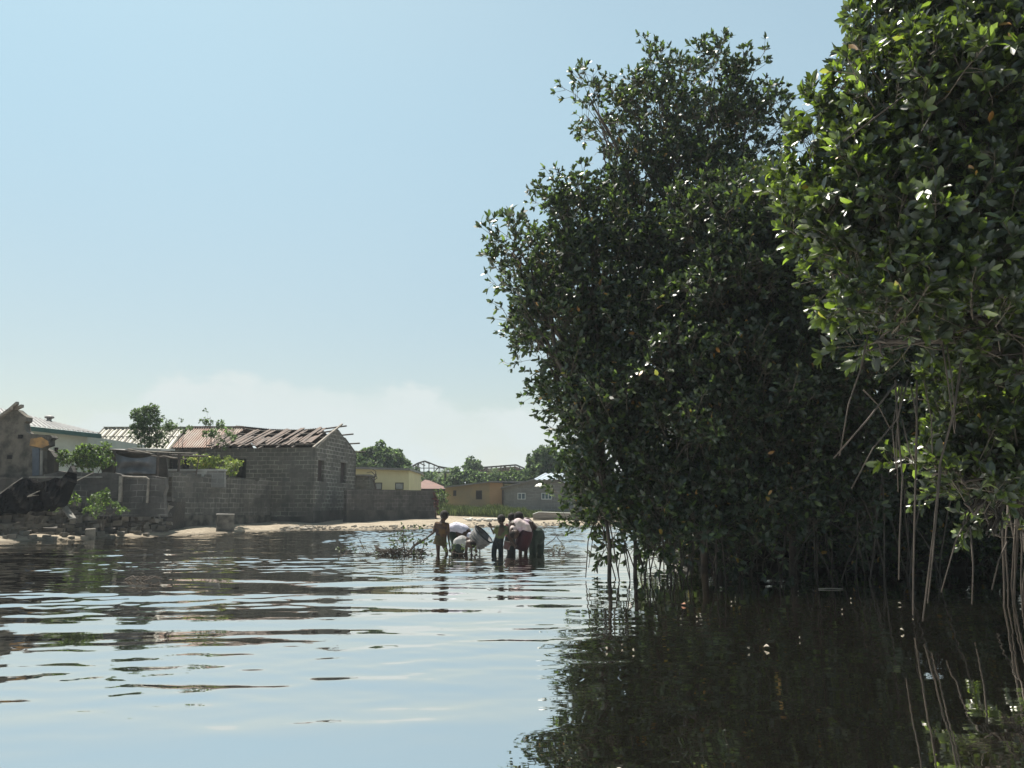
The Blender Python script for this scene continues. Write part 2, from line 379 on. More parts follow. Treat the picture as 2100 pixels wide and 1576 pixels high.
for y in ys:
    for x in xs:
        z = ground_z(x, y)
        if -60 < x < 40 and y < 62 and z > -.1: z += .035 * math.sin(x*1.9 + 1.3*math.sin(y*.8)) * math.sin(y*1.4 + x*.3) * min(1, max(0, (z+.02)*8)) 
        vs.append((x, y, z))
nx = len(xs)
mb.add(vs, [(j*nx+i, j*nx+i+1, (j+1)*nx+i+1, (j+1)*nx+i) for j in range(len(ys)-1) for i in range(nx-1)])
ground = tag(mb.build('ground', M['sand'], smooth=True), 'pale sandy shore rising to the houses across the lagoon', kind='structure')
def water_mesh():
    r_ = np.random.default_rng(5)
    yy = np.concatenate([[-60, -8, .4], np.arange(1.2, 46, .055), [50, 75]])
    ss = np.linspace(-1, 1, 1000)
    Yg, Sg = np.meshgrid(yy, ss, indexing='ij')
    Xg = Sg * (3 + .76*np.maximum(Yg, 1))
    def waves(n, l0, l1, mean, spread, rms):
        h = np.zeros_like(Xg); lam = np.exp(r_.uniform(math.log(l0), math.log(l1), n)); sl_ = rms*math.sqrt(2/n)
        for l_ in lam:
            a_ = r_.normal(mean, spread); k = 2*math.pi/l_
            h += sl_/k*np.sin(k*(-math.sin(a_)*Xg + math.cos(a_)*Yg) + r_.uniform(0, 6.28))
        return h
    def patch(f, n=7):
        h = np.zeros_like(Xg)
        for _ in range(n): h += np.sin(f*r_.uniform(.5, 1.5)*(r_.uniform(.3, .7)*Xg*r_.choice([-1, 1]) + r_.uniform(.6, 1.4)*Yg) + r_.uniform(0, 6.28))
        return h/math.sqrt(n/2)
    def ss_(v, a, b): t = np.clip((v-a)/(b-a), 0, 1); return t*t*(3-2*t)
    shel = .30 + .70*ss_(Xg - .10*Yg, 1.6, -1.4)
    nearf = .38 + .62*ss_(Yg, 4, 10)
    h = waves(18, .7, 2.4, .08, .26, .0205)*shel*(1+.35*patch(.5))*(.8+.2*nearf)
    h += waves(36, .18, .65, .04, .42, .044)*shel*nearf*np.clip(.75+.45*patch(.9), .1, 2)
    ysh = np.interp(Xg, sxs, sys_)
    bound = np.where(Xg < -6.8, ysh-2.3, np.interp(Xg, [-6.8, -3.6, 20], [26.5, 19.0, 18.5]))
    m = ss_(Yg - bound + .8*patch(.8), -1.2, 1.8)
    h += waves(34, .16, .55, 0, .6, .14)*m*np.clip(.8+.3*patch(1.3), .2, 1.6)
    flat = (Yg < 1) | (Yg > 46); h[flat] = 0; h[:, 0] = 0; h[:, -1] = 0
    Xg = np.concatenate([np.full((len(yy), 1), -235.), Xg, np.full((len(yy), 1), 235.)], 1)
    Yg = np.concatenate([Yg[:, :1], Yg, Yg[:, :1]], 1); h = np.concatenate([h[:, :1]*0, h, h[:, :1]*0], 1)
    R_, C_ = Xg.shape; co = np.stack([Xg, Yg, h], 2).reshape(-1, 3)
    idx = np.arange(R_*C_).reshape(R_, C_); q = np.stack([idx[:-1, :-1], idx[:-1, 1:], idx[1:, 1:], idx[1:, :-1]], 2).reshape(-1, 4).astype(np.int32)
    me = D.meshes.new('water'); me.vertices.add(len(co)); me.vertices.foreach_set('co', co.ravel()); me.loops.add(q.size); me.loops.foreach_set('vertex_index', q.ravel())
    me.polygons.add(len(q)); me.polygons.foreach_set('loop_start', np.arange(0, q.size, 4, dtype=np.int32)); me.polygons.foreach_set('use_smooth', np.ones(len(q), bool))
    me.materials.append(M['water']); me.update(calc_edges=True)
    o = D.objects.new('water', me); COL.objects.link(o); return o
water = tag(water_mesh(), 'calm rippled lagoon water mirroring the sky', kind='structure')
# lagoon bed reaching from under the camera to the sheet of land
mb = MB(); mb.add([(-240, -60, -.95), (240, -60, -.95), (240, 14.2, -.95), (-240, 14.2, -.95)], [(0, 1, 2, 3)])
tag(mb.build('lagoon_bed', M['mud']), 'muddy bed under the lagoon water', kind='structure')
# mud bank that carries the mangroves
mb = MB(); vs = []; K = 40
bank = [(3.0, 16.2), (3.8, 14.6), (6, 14.3), (8.5, 13.3), (12, 12.4), (30, 12), (30, 60), (12, 60), (7.6, 38), (4.4, 22)]
cx = sum(p[0] for p in bank)/len(bank); cy = sum(p[1] for p in bank)/len(bank)
rings = []
for sc_, z in ((1.0, -.6), (.985, .06), (.95, .34), (.6, .5)):
    rings.append([Vector((cx+(x-cx)*sc_, cy+(y-cy)*sc_, z)) for x, y in bank])
mb.loft(rings)
tag(mb.build('mud_bank', M['mud'], smooth=False), 'dark mud bank beneath the mangroves', kind='structure')

# ------------------------------------------------------------------ foliage engine
def leaf_geo(hi):
    w = .205
    if hi:
        v = [(0,0,0), (.38,w,.05), (.38,0,0), (.38,-w,.05), (.78,w*.8,.02), (.78,0,-.04), (.78,-w*.8,.02), (1,0,-.09)]
        f = [(0,2,1), (0,3,2), (1,2,5), (1,5,4), (2,3,6), (2,6,5), (4,5,7), (5,6,7)]
    else:
        v = [(0,0,0), (.36,w,.03), (.36,-w,.03), (.76,w*.8,-.01), (.76,-w*.8,-.01), (1,0,-.08)]
        f = [(0,2,1), (1,2,4), (1,4,3), (3,4,5)]
    return np.array(v, float), np.array(f, int)
def frame_from_z(d, spin):
    d = d / np.linalg.norm(d)
    a = np.cross(d, [0.0, 0.0, 1.0]); n = np.linalg.norm(a)
    a = np.array([1.0, 0, 0]) if n < 1e-3 else a / n
    b = np.cross(d, a)
    x = a * math.cos(spin) + b * math.sin(spin); y = np.cross(d, x)
    return np.stack([x, y, d], 1)
def sprig_template(hi, seed, nros=4, length=.42, leaf=.10, lw=1.0, per=(6, 10), tilt=(12, 62)):
    r = random.Random(seed); lv, lf = leaf_geo(hi)
    lv = lv * np.array([1, lw, 1])
    V = []; Fc = []; Mi = []; nv = 0
    def addleaf(pos, d, spin, size):
        nonlocal nv
        # leaf grows along d (frame z) -> leaf x axis
        R = frame_from_z(np.array(d, float), spin)
        A = np.stack([R[:, 2], R[:, 0], R[:, 1]], 1)
        V.append(lv * size @ A.T + np.array(pos)); Fc.append(lf + nv); Mi.extend([0]*len(lf)); nv += len(lv)
    def stem(a, b, ra):
        nonlocal nv
        a = np.array(a); b = np.array(b); R = frame_from_z(b - a, 0)
        ring = [R[:, 0]*math.cos(t)+R[:, 1]*math.sin(t) for t in (0, 2.09, 4.19)]
        V.append(np.array([a + q*ra for q in ring] + [b + q*ra*.6 for q in ring]))
        f = np.array([(0,1,4), (0,4,3), (1,2,5), (1,5,4), (2,0,3), (2,3,5)]); Fc.append(f + nv); Mi.extend([1]*6); nv += 6
    bend = np.array([r.uniform(-.25, .25), r.uniform(-.25, .25), 1.0])
    tip = bend * length; mid = bend * length * .5 + np.array([r.uniform(-.03, .03), r.uniform(-.03, .03), 0])
    stem((0, 0, 0), mid, .006); stem(mid, tip, .005)
    tips = [(tip, np.array([bend[0], bend[1], 1.0]))]
    for k in range(nros - 1):
        t = r.uniform(.25, .85); base = np.array([0, 0, 0]) * (1-t) + tip * t
        ang = r.uniform(0, 6.28); o = np.array([math.cos(ang), math.sin(ang), r.uniform(.4, 1.1)]); o /= np.linalg.norm(o)
        q = base + o * length * r.uniform(.25, .5)
        stem(base, q, .004); tips.append((q, o))
    for q, o in tips:
        R = frame_from_z(o, r.uniform(0, 6.28)); n = r.randint(*per); tw = r.uniform(.0, .05)
        for i in range(n):
            a = 2*math.pi*i/n*1.0 + r.uniform(-.3, .3); tl = math.radians(r.uniform(*tilt))
            d = R @ np.array([math.sin(tl)*math.cos(a), math.sin(tl)*math.sin(a), math.cos(tl)])
            # leaf blade faces up along the axis
            sp = r.uniform(-.6, .6)
            zz = o; xax = d; yax = np.cross(zz, xax); yax /= (np.linalg.norm(yax) + 1e-9); zax = np.cross(xax, yax)
            y2 = yax*math.cos(sp) + zax*math.sin(sp); z2 = np.cross(xax, y2)
            A = np.stack([xax, y2, z2], 1); size = leaf * r.uniform(.5, 1.3)
            V.append(lv * size @ A.T + q - o*(.01 + tw*i*.35)); Fc.append(lf + nv); Mi.extend([0]*len(lf)); nv += len(lv)
    return np.concatenate(V), np.concatenate(Fc), np.array(Mi)
def scatter_mesh(name, temps, pos, dirs, scales, mats, parent=None):
    k = len(temps); pick = rng.integers(0, k, len(pos)); VV = []; FF = []; MM = []; nv = 0
    for t in range(k):
        idx = np.nonzero(pick == t)[0]
        if not len(idx): continue
        V, Fc, Mi = temps[t]; Rs = np.stack([frame_from_z(dirs[i], rng.uniform(0, 6.28)) for i in idx])
        W = np.einsum('nij,vj->nvi', Rs, V) * scales[idx][:, None, None] + pos[idx][:, None, :]
        VV.append(W.reshape(-1, 3)); n = len(V)
        FF.append((Fc[None] + (np.arange(len(idx))*n)[:, None, None] + nv).reshape(-1, 3)); MM.append(np.tile(Mi, len(idx))); nv += n*len(idx)
    VV = np.concatenate(VV); FF = np.concatenate(FF); MM = np.concatenate(MM)
    me = D.meshes.new(name); me.vertices.add(len(VV)); me.vertices.foreach_set('co', VV.ravel())
    me.loops.add(FF.size); me.loops.foreach_set('vertex_index', FF.ravel().astype(np.int32))
    me.polygons.add(len(FF)); me.polygons.foreach_set('loop_start', np.arange(0, FF.size, 3, dtype=np.int32))
    for m in mats: me.materials.append(m)
    me.polygons.foreach_set('material_index', MM.astype(np.int32)); me.update(calc_edges=True)
    o = D.objects.new(name, me); COL.objects.link(o)
    if parent is not None: attach(o, parent)
    return o
TEMP = {
 'hi':  [sprig_template(True, 10+i, 7, .48, .115) for i in range(8)],
 'mid': [sprig_template(False, 30+i, 6, .52, .100) for i in range(8)],
 'bush': [sprig_template(False, 50+i, 6, .35, .085, 1.2, (7, 11), (30, 95)) for i in range(5)],
 'far': [sprig_template(False, 70+i, 7, .6, .20, 1.5, (8, 12), (30, 100)) for i in range(4)],
}
def lump(d, ph):
    return (math.sin(d[0]*3.1+ph) + math.sin(d[1]*3.7+ph*1.7) + math.sin(d[2]*4.3+ph*2.3) + .6*math.sin(d[0]*8+d[2]*7+ph)) / 3.6
def crown_points(blobs, density, up=.6, shell=(.45, 1.05), floor=None, sat=.58):
    pos = []; dirs = []; sc = []
    for (c, r) in blobs:
        r = np.array(r if hasattr(r, '__len__') else (r, r, r), float); c = np.array(c, float)
        n = int(density * (r[0]*r[1]*r[2])**(2/3) * 4*math.pi)
        ph = random.uniform(0, 6)
        K = 26; sd_ = rng.normal(size=(K, 3)); sd_ /= np.linalg.norm(sd_, axis=1)[:, None]
        sc_ = c + sd_ * r * rng.uniform(.72, 1.12, K)[:, None]; sr_ = rng.uniform(.14, .34, K)
        for _ in range(n):
            d = rng.normal(size=3); d /= np.linalg.norm(d)
            if rng.random() < sat:
                j = rng.integers(0, K); p = sc_[j] + d * r * sr_[j] * rng.random()**.4; d = .6*d + .6*sd_[j]
            else:
                rad = (shell[0] + (shell[1]-.12-shell[0]) * rng.random()**.55) * (1 + .25*lump(d, ph)); p = c + d*r*rad
            if floor is not None and p[2] < floor: continue
            g = d*.75 + np.array([0, 0, up]) + rng.normal(size=3)*.32
            pos.append(p); dirs.append(g); sc.append(rng.uniform(.75, 1.3))
    return np.array(pos), np.array(dirs), np.array(sc)
def limb_pts(a, b, sag=.15, k=6, jit=.05):
    a, b = Vector(a), Vector(b); out = []; Ln = (b-a).length
    for i in range(k):
        t = i/(k-1); p = a.lerp(b, t); w = math.sin(math.pi*t)
        p += Vector((random.uniform(-jit, jit), random.uniform(-jit, jit), 0))*Ln*w + Vector((0, 0, sag*Ln*w)); out.append(p)
    return out
def root_pts(a, b, bow=(.15, 0), k=7):
    a, b = Vector(a), Vector(b); out = []
    for i in range(k):
        t = i/(k-1); p = a.lerp(b, t); w = math.sin(math.pi*t*.9)
        out.append(p + Vector((bow[0]*w + random.uniform(-.012, .012), bow[1]*w + random.uniform(-.012, .012), 0)))
    return out
def mangrove(label, base, blobs, density, kind, lmat, nroots, root_area, extra_roots=(), trunks=None, floor=.05, limb_r=.05, shell=(.45, 1.05), rootz=(.9, 2.2), group=None, trunk_r=1.0):
    t = thing('mangrove_tree', label, 'tree', (base[0], base[1], 0), group)
    tr = MB(); trunks = trunks or [base]
    for tb in trunks:
        fork = Vector((tb[0]+random.uniform(-.1, .1), tb[1]+.1, random.uniform(1.1, 1.6)))
        tr.tube([Vector((tb[0], tb[1], -.5)), Vector((tb[0]+.03, tb[1], .5)), fork], [.07*trunk_r, .06*trunk_r, .055*trunk_r], n=8)
    for i, (c, r) in enumerate(blobs):
        tb = min(trunks, key=lambda q: (Vector((q[0], q[1], 0)) - Vector((c[0], c[1], 0))).length)
        fork = Vector((tb[0], tb[1]+.1, 1.2)); pts = limb_pts(fork, c, .12)
        tr.tube(pts, [limb_r*(1-.6*k/5) for k in range(6)], n=6)
        rr = r if hasattr(r, '__len__') else (r, r, r)
        for _ in range(9):
            d = Vector(rng.normal(size=3)).normalized()
            e = Vector((c[0]+d.x*rr[0]*.9, c[1]+d.y*rr[1]*.9, max(.4, c[2]+d.z*rr[2]*.9)))
            s_ = pts[random.randint(3, 5)]
            tr.tube(limb_pts(s_, e, .05, 5, .07), [.022, .018, .014, .010, .006], n=4)
    tr.build('trunk', M['bark'], t, smooth=True)
    pos, dirs, sc = crown_points(blobs, density*.86, shell=shell, floor=floor, up=.8)
    scatter_mesh('crown', TEMP[kind], pos, dirs, sc, [lmat, M['twig']], t)
    n = 0
    x0, x1, y0, y1 = root_area
    for i in range(nroots):
        bx, by = random.uniform(x0, x1), random.uniform(y0, y1); zt = random.uniform(*rootz)
        a = Vector((bx + random.uniform(-.5, .5), by + random.uniform(-.1, .4), zt)); b = Vector((bx, by, -.35))
        MB().tube(root_pts(a, b, (random.uniform(-.15, .15), 0)), random.uniform(.009, .017), random.uniform(.007, .012), n=5).build('aerial_root', M['root'], t, smooth=True)
    for pts, r in extra_roots:
        MB().tube(pts, r*.8, r*.5, n=6).build('aerial_root', M['root'], t, smooth=True)
    return t
def B(px, py, Y, rx, rz=None, ry=None):
    """crown mass centred on pixel (px,py) at distance Y; radii given in photo pixels"""
    k = Y / F; rx_ = rx*k; rz_ = (rz or rx)*k
    return (tuple(P(px, py, Y)), (rx_, ry if ry else .5*(rx_+rz_), rz_))

# ------------------------------------------------------------------ the mangroves
def pline(px_list, Y0, Y1=None):
    k = len(px_list); Y1 = Y0 if Y1 is None else Y1
    return [P(a, b, Y0 + (Y1-Y0)*i/(k-1)) for i, (a, b) in enumerate(px_list)]
g0 = G(1300, 1190)
mangrove('leftmost mangrove leaning out over the water, light gaps between its roots', (g0.x, g0.y),
  [B(1205, 485, 13.5, 62, 66), B(1150, 435, 13.5, 32, 40), B(1138, 560, 13.3, 62, 62), B(1165, 665, 13.2, 78, 80), B(1105, 700, 13.0, 40, 38), B(1230, 600, 13.6, 100, 120), B(1190, 790, 13.0, 68, 75), B(1240, 850, 13.0, 100, 100),
   B(1228, 960, 12.7, 38, 85), B(1290, 980, 12.8, 90, 110), B(1052, 520, 13.2, 24, 26), B(1078, 590, 13.2, 34, 34), B(1220, 1050, 12.4, 28, 46), B(1275, 1060, 12.6, 50, 42), B(1335, 1085, 12.4, 45, 34), B(1320, 720, 13.4, 110, 120)],
  24, 'mid', M['leaf'], 16, (1.35, 2.6, 11.9, 12.7), trunks=[(g0.x-.38, g0.y+.05), (g0.x+.05, g0.y+.3)], trunk_r=.5,
  extra_roots=[(pline([(1222, 1060), (1206, 1110), (1203, 1160), (1201, 1185)], 12.2), .014), (pline([(1226, 1060), (1215, 1110), (1207, 1165)], 12.2), .010),
               (pline([(1240, 1080), (1238, 1130), (1222, 1172)], 12.2), .010), (pline([(1278, 1120), (1285, 1160), (1294, 1200)], 12.0), .012),
               (pline([(1288, 1130), (1302, 1170), (1312, 1205)], 11.8), .013), (pline([(1275, 1125), (1268, 1165), (1270, 1200)], 12.0), .010)])
g1 = G(1480, 1180)
mangrove('tallest mangrove behind, its open pointed crown standing against the sky', (g1.x, g1.y+1.2),
  [B(1350, 190, 14.6, 52, 60), B(1450, 190, 14.8, 60, 55), B(1545, 225, 14.8, 48, 55), B(1312, 262, 14.6, 62, 60), B(1400, 290, 14.8, 100, 100), B(1500, 320, 15.0, 90, 110), B(1215, 215, 14.4, 26, 36), B(1245, 262, 14.4, 34, 30),
   B(1300, 375, 14.4, 55, 66), B(1400, 440, 14.6, 120, 110), B(1500, 460, 14.8, 90, 110), B(1330, 480, 14.4, 80, 90), B(1430, 600, 14.6, 170, 150)],
  14, 'mid', M['leaf'], 6, (3.0, 4.4, 12.8, 13.6))
g2 = G(1600, 1190)
mangrove('broad dark mangrove in the middle, foliage hanging almost to the water', (g2.x, g2.y+.3),
  [B(1480, 520, 12.9, 110, 100), B(1580, 470, 12.8, 95, 90), B(1640, 580, 12.6, 130, 120), B(1500, 670, 12.6, 150, 120), B(1400, 790, 12.5, 120, 110), B(1560, 830, 12.4, 140, 120), B(1680, 760, 12.4, 130, 120),
   B(1430, 930, 12.3, 120, 110), B(1570, 1000, 12.1, 110, 90), B(1385, 1060, 12.0, 60, 60), B(1480, 1050, 12.0, 80, 70), B(1720, 920, 12.4, 110, 110), B(1440, 1105, 12.0, 70, 36), B(1560, 1095, 12.0, 90, 34), B(1680, 1060, 12.2, 90, 50), B(1770, 640, 12.6, 120, 120)],
  24, 'mid', M['leaf'], 34, (2.3, 6.5, 11.6, 12.5), trunks=[(g2.x-.8, g2.y+.5), (g2.x+.4, g2.y+.6)],
  extra_roots=[(pline([(1440, 897), (1405, 915), (1385, 945), (1370, 1020), (1360, 1100), (1362, 1185)], 11.7), .016),
               (pline([(1476, 895), (1482, 950), (1474, 1000), (1470, 1100), (1468, 1188)], 11.7), .014),
               (pline([(1672, 840), (1664, 930), (1668, 1040), (1672, 1190)], 11.6), .011), (pline([(1668, 1110), (1690, 1150), (1710, 1195)], 11.6), .011),
               (pline([(1662, 1090), (1640, 1130), (1618, 1185)], 11.6), .011), (pline([(1760, 1100), (1740, 1150), (1722, 1200)], 11.6), .012),
               (pline([(1758, 1050), (1758, 1100), (1775, 1190)], 11.6), .012)])
mangrove('shaded mangrove filling the gloom behind the hanging roots', (6.8, 15.2),
  [B(1560, 760, 16, 190, 170), B(1720, 700, 16, 200, 200), B(1900, 760, 15.5, 200, 220), B(1640, 950, 15.5, 200, 130), B(1850, 1000, 15, 200, 120), B(1480, 1010, 15.5, 140, 110), B(1760, 1105, 14.6, 190, 55), B(1560, 1125, 14.8, 190, 60), B(1420, 1140, 15.2, 60, 40), B(1700, 1140, 14.8, 190, 45), B(1900, 1140, 14, 180, 45), B(1960, 1100, 14.4, 170, 60), B(1420, 1115, 14.8, 70, 45)],
  20, 'mid', M['leaf'], 30, (3.9, 10.5, 13.2, 14.4), trunks=[(5.2, 15.2), (6.8, 15.2), (8.6, 15)])
mangrove('mangrove at the back right, mostly hidden by the near branches', (12.0, 15.5),
  [B(2050, 600, 15, 220, 260), B(2200, 500, 14.5, 240, 300), B(2080, 900, 14, 200, 160), B(2260, 900, 13.5, 220, 200), B(2100, 1090, 13.2, 180, 70), B(1850, 480, 15.5, 160, 160)],
  16, 'mid', M['leaf'], 14, (8.5, 13, 12.2, 13.6), trunks=[(10, 14.5), (12, 15.5)])
mangrove('big near mangrove at top right with large sunlit glossy leaves', (7.8, 8.6),
  [B(1722, 345, 8.0, 62, 60), B(1680, 425, 8.0, 45, 60), B(1812, 250, 8.1, 82, 78), B(1890, 105, 8.2, 78, 62), B(1808, 158, 8.2, 48, 44), B(1845, 50, 8.2, 48, 42), B(1980, 20, 8.2, 150, 120), B(1900, 260, 7.6, 140, 130), B(2030, 260, 7.4, 140, 150), B(1790, 450, 7.8, 120, 120),
   B(1900, 480, 7.5, 140, 120), B(2040, 500, 7.3, 130, 140), B(1860, 620, 7.4, 120, 80), B(1990, 650, 7.3, 120, 70), B(1800, 700, 7.3, 50, 40), B(1735, 535, 8.0, 60, 60), B(2150, 100, 7.4, 150, 200), B(2190, 420, 7.2, 150, 200), B(2080, -120, 7.8, 200, 120), B(2120, 700, 7.4, 110, 90)],
  26, 'hi', M['leaf_near'], 0, (5, 6, 8, 9), floor=.6, trunks=[(7.8, 8.6), (8.3, 9.0)], limb_r=.06,
  extra_roots=[(pline([(1780, 690), (1764, 760), (1740, 830), (1722, 935)], 7.2), .011), (pline([(1838, 785), (1780, 860), (1710, 940)], 7.0), .013),
   (pline([(1862, 780), (1840, 860), (1790, 920), (1746, 1003)], 7.1), .010), (pline([(1836, 780), (1843, 900), (1851, 980), (1845, 1100), (1843, 1190)], 7.4), .012),
   (pline([(1880, 780), (1880, 900), (1876, 1050), (1873, 1180), (1872, 1262)], 7.6), .013), (pline([(1972, 740), (1955, 850), (1928, 950), (1916, 1080), (1892, 1275)], 7.2), .014),
   (pline([(1930, 960), (1920, 1060), (1912, 1150), (1902, 1238)], 7.5), .011), (pline([(1845, 790), (1830, 880), (1838, 960), (1832, 965)], 7.3), .009),
   (pline([(1868, 790), (1880, 860), (1876, 950)], 7.4), .009), (pline([(1895, 780), (1910, 860), (1912, 930)], 7.4), .009), (pline([(1990, 1080), (1996, 1160), (1993, 1240)], 7.7), .012),
   (pline([(1980, 1070), (1960, 1110), (1946, 1160), (1930, 1215)], 7.5), .010), (pline([(1850, 860), (1866, 930), (1875, 960)], 7.4), .008), (pline([(1933, 710), (1945, 790), (1958, 890)], 7.3), .010),
   (pline([(1942, 710), (1952, 780), (1960, 880)], 7.3), .008), (pline([(1770, 800), (1800, 830), (1826, 880)], 8.2), .010), (pline([(1850, 790), (1838, 900), (1842, 1010)], 7.5), .009),
   (pline([(2070, 60), (1960, 130), (1850, 200), (1730, 290)], 7.1), .014), (pline([(1985, 130), (1930, 200), (1890, 270), (1830, 365)], 7.0), .009), (pline([(2095, 20), (2030, 90), (1980, 150)], 6.9), .014)])
g5 = G(2078, 1250)
rts = []
for i in range(15):
    x = 2056 + i*7 + random.uniform(-5, 5); z0 = random.uniform(960, 1060)
    rts.append((pline([(x + random.uniform(-20, 40), z0), (x + random.uniform(-8, 14), 1120), (x, 1200), (x + random.uniform(-6, 6), 1268)], g5.y + random.uniform(-.1, .5)), random.uniform(.012, .02)))
rts.append((pline([(2066, 1110), (2048, 1150), (2034, 1210)], g5.y-.1), .013))
mangrove('small near mangrove at lower right, bright drooping leaves above a tangle of props', (g5.x+.3, g5.y+.3),
  [B(2004, 800, 8.2, 54, 48), B(2074, 830, 8.3, 54, 56), B(1989, 900, 8.0, 42, 36), B(2059, 930, 8.0, 62, 48), B(1924, 970, 7.9, 26, 20), B(1974, 990, 7.9, 54, 36), B(2064, 1010, 8.0, 58, 48), B(1999, 1055, 7.8, 46, 28), B(2114, 900, 8.2, 70, 96), B(2039, 1095, 7.8, 17, 14), B(2124, 1060, 8.2, 46, 48)],
  24, 'hi', M['leaf_near'], 0, (5, 6, 8, 9), trunks=[(g5.x+.45, g5.y+.35)], extra_roots=rts)

# ------------------------------------------------------------------ building helpers
def wall(mb, A, Bp, z0, z1, t, openings=()):
    """vertical wall from A to Bp (xy), front face on the line A-Bp, thickness t behind it; openings (s0, s1, a0, a1)"""
    A = Vector((A[0], A[1], 0)); Bp = Vector((Bp[0], Bp[1], 0)); d = (Bp - A); Ln = d.length; d.normalize()
    nrm = Vector((-d.y, d.x, 0))
    def seg(s0, s1, a0, a1):
        if s1-s0 < 1e-4 or a1-a0 < 1e-4: return
        p = A + d*s0; q = A + d*s1
        mb.prism([Vector((p.x, p.y, a0)), Vector((q.x, q.y, a0)), Vector((q.x, q.y, a1)), Vector((p.x, p.y, a1))], nrm*t)
    cur = 0
    for (s0, s1, a0, a1) in sorted(openings):
        seg(cur, s0, z0, z1); seg(s0, s1, z0, a0); seg(s0, s1, a1, z1); cur = s1
    seg(cur, Ln, z0, z1)
def corr(mb, e0, e1, r1, r0, pitch=.2, amp=.02, rows=2, th=.006):
    """corrugated sheet between eave e0-e1 and ridge r0-r1"""
    e0, e1, r1, r0 = map(Vector, (e0, e1, r1, r0)); Ln = (e1-e0).length; n = max(2, int(Ln/pitch)*4)
    nrm = (e1-e0).cross(r0-e0).normalized()
    if nrm.z < 0: nrm = -nrm
    tops = []
    for j in range(rows+1):
        t = j/rows
        for i in range(n+1):
            s = i/n; p = e0.lerp(e1, s).lerp(r0.lerp(r1, s), t); h = (1 if i % 4 in (1, 2) else -1)*amp
            tops.append(p + nrm*h)
    b = len(tops); vs = tops + [p - nrm*th for p in tops]; w = n+1; fs = []
    for j in range(rows):
        for i in range(n):
            a = j*w+i; fs.append((a, a+1, a+w+1, a+w)); fs.append((b+a+w, b+a+w+1, b+a+1, b+a))
    for i in range(n): fs.append((i+1, i, b+i, b+i+1))
    mb.add(vs, fs)
def V3(v2, z): return Vector((v2[0], v2[1], z))

# ---- ruined block house with collapsed roof
C0 = P(640, 1075, 37.0); e = Vector((.161, .987, 0)); l = Vector((-.987, .161, 0)); W = 5.5; LN = 5.6
c = Vector((C0.x, C0.y, 0)); zb = .0
zE = P(638, 918, 37).z; zR = P(690, 880, 37 + W*.48).z
ruin = thing('ruined_house', 'dark grey block house with a collapsed roof and pointed gable at the shore', 'house', (c.x, c.y, .2))
mb = MB()
pl = P(471, 960, 37.6); s_door = ((c - Vector((pl.x, pl.y, 0))).length)
A0 = c + l*LN
wall(mb, A0, c, zb, zE, .2, [(LN-4.05, LN-3.45, .2, P(480, 941, 37.6).z), (LN-.62, LN-.2, P(650, 988, 37).z, P(650, 945, 37).z) if False else (LN-3.4, LN-3.39, 1.0, 1.01)])
mb.build('front_wall', M['block_dark'], ruin)
mb = MB(); gA = c + e*.204; gB = c + e*W
def gs(px): # distance along gable of pixel column
    a, _ = ray(px, 960); t = (a*c.y - c.x)/(e.x - a*e.y); return t
zw0, zw1 = P(660, 988, 38).z, P(660, 945, 38).z
ops = [(gs(652)-.204, gs(664.5)-.204, zw0, zw1), (gs(698.5)-.204, gs(710)-.204, zw0, zw1+.03)]
wall(mb, gA, gB, zb, zE, .2, ops)
mid = c + e*W*.5
mb.prism([V3(gA, zE), V3(gB, zE), V3(mid + e*.15, zR-.04), V3(mid - e*.12, zR)], l*.2)
mb.build('gable_wall', M['block_gable'], ruin)
for (s0, s1, a0, a1) in ops:
    mb = MB(); p = gA + e*s0 + l*.12; q = gA + e*s1 + l*.12
    mb.prism([V3(p, a0), V3(q, a0), V3(q, a1), V3(p, a1)], l*.03); mb.build('shutter', M['shutter'], ruin)
    mb = MB(); mb.prism([V3(gA + e*(s0-.1) - l*.03, a1+.003), V3(gA + e*(s1+.1) - l*.03, a1+.003), V3(gA + e*(s1+.1) - l*.03, a1+.12), V3(gA + e*(s0-.1) - l*.03, a1+.12)], l*.028); mb.build('lintel', M['concrete'], ruin)
mb = MB(); wall(mb, c + l*LN + e*W, c + e*W, zb, zE, -.2); mb.build('back_wall', M['block_dark'], ruin)
mb = MB(); wall(mb, A0 + e*.2, A0 + e*(W-.2), zb, zE, -.2); mb.build('end_wall', M['block_dark'], ruin)
# plinth of rough render
mb = MB(); zp = P(640, 1048, 37).z
mb.prism([V3(c + e*.0 - l*.06, zb), V3(c + e*(W+.5) - l*.06, zb), V3(c + e*(W+.5) - l*.06, zp), V3(c + e*.0 - l*.06, zp)], l*.057)
mb.build('plinth', M['plaster_dark'], ruin)
mb = MB(); mb.prism([V3(c + l*2.05 - e*.04, zb), V3(c - l*.06 - e*.04, zb), V3(c - l*.06 - e*.04, zp-.25), V3(c + l*2.05 - e*.04, zp-.3)], e*.037)
mb.build('plinth', M['plaster_dark'], ruin)
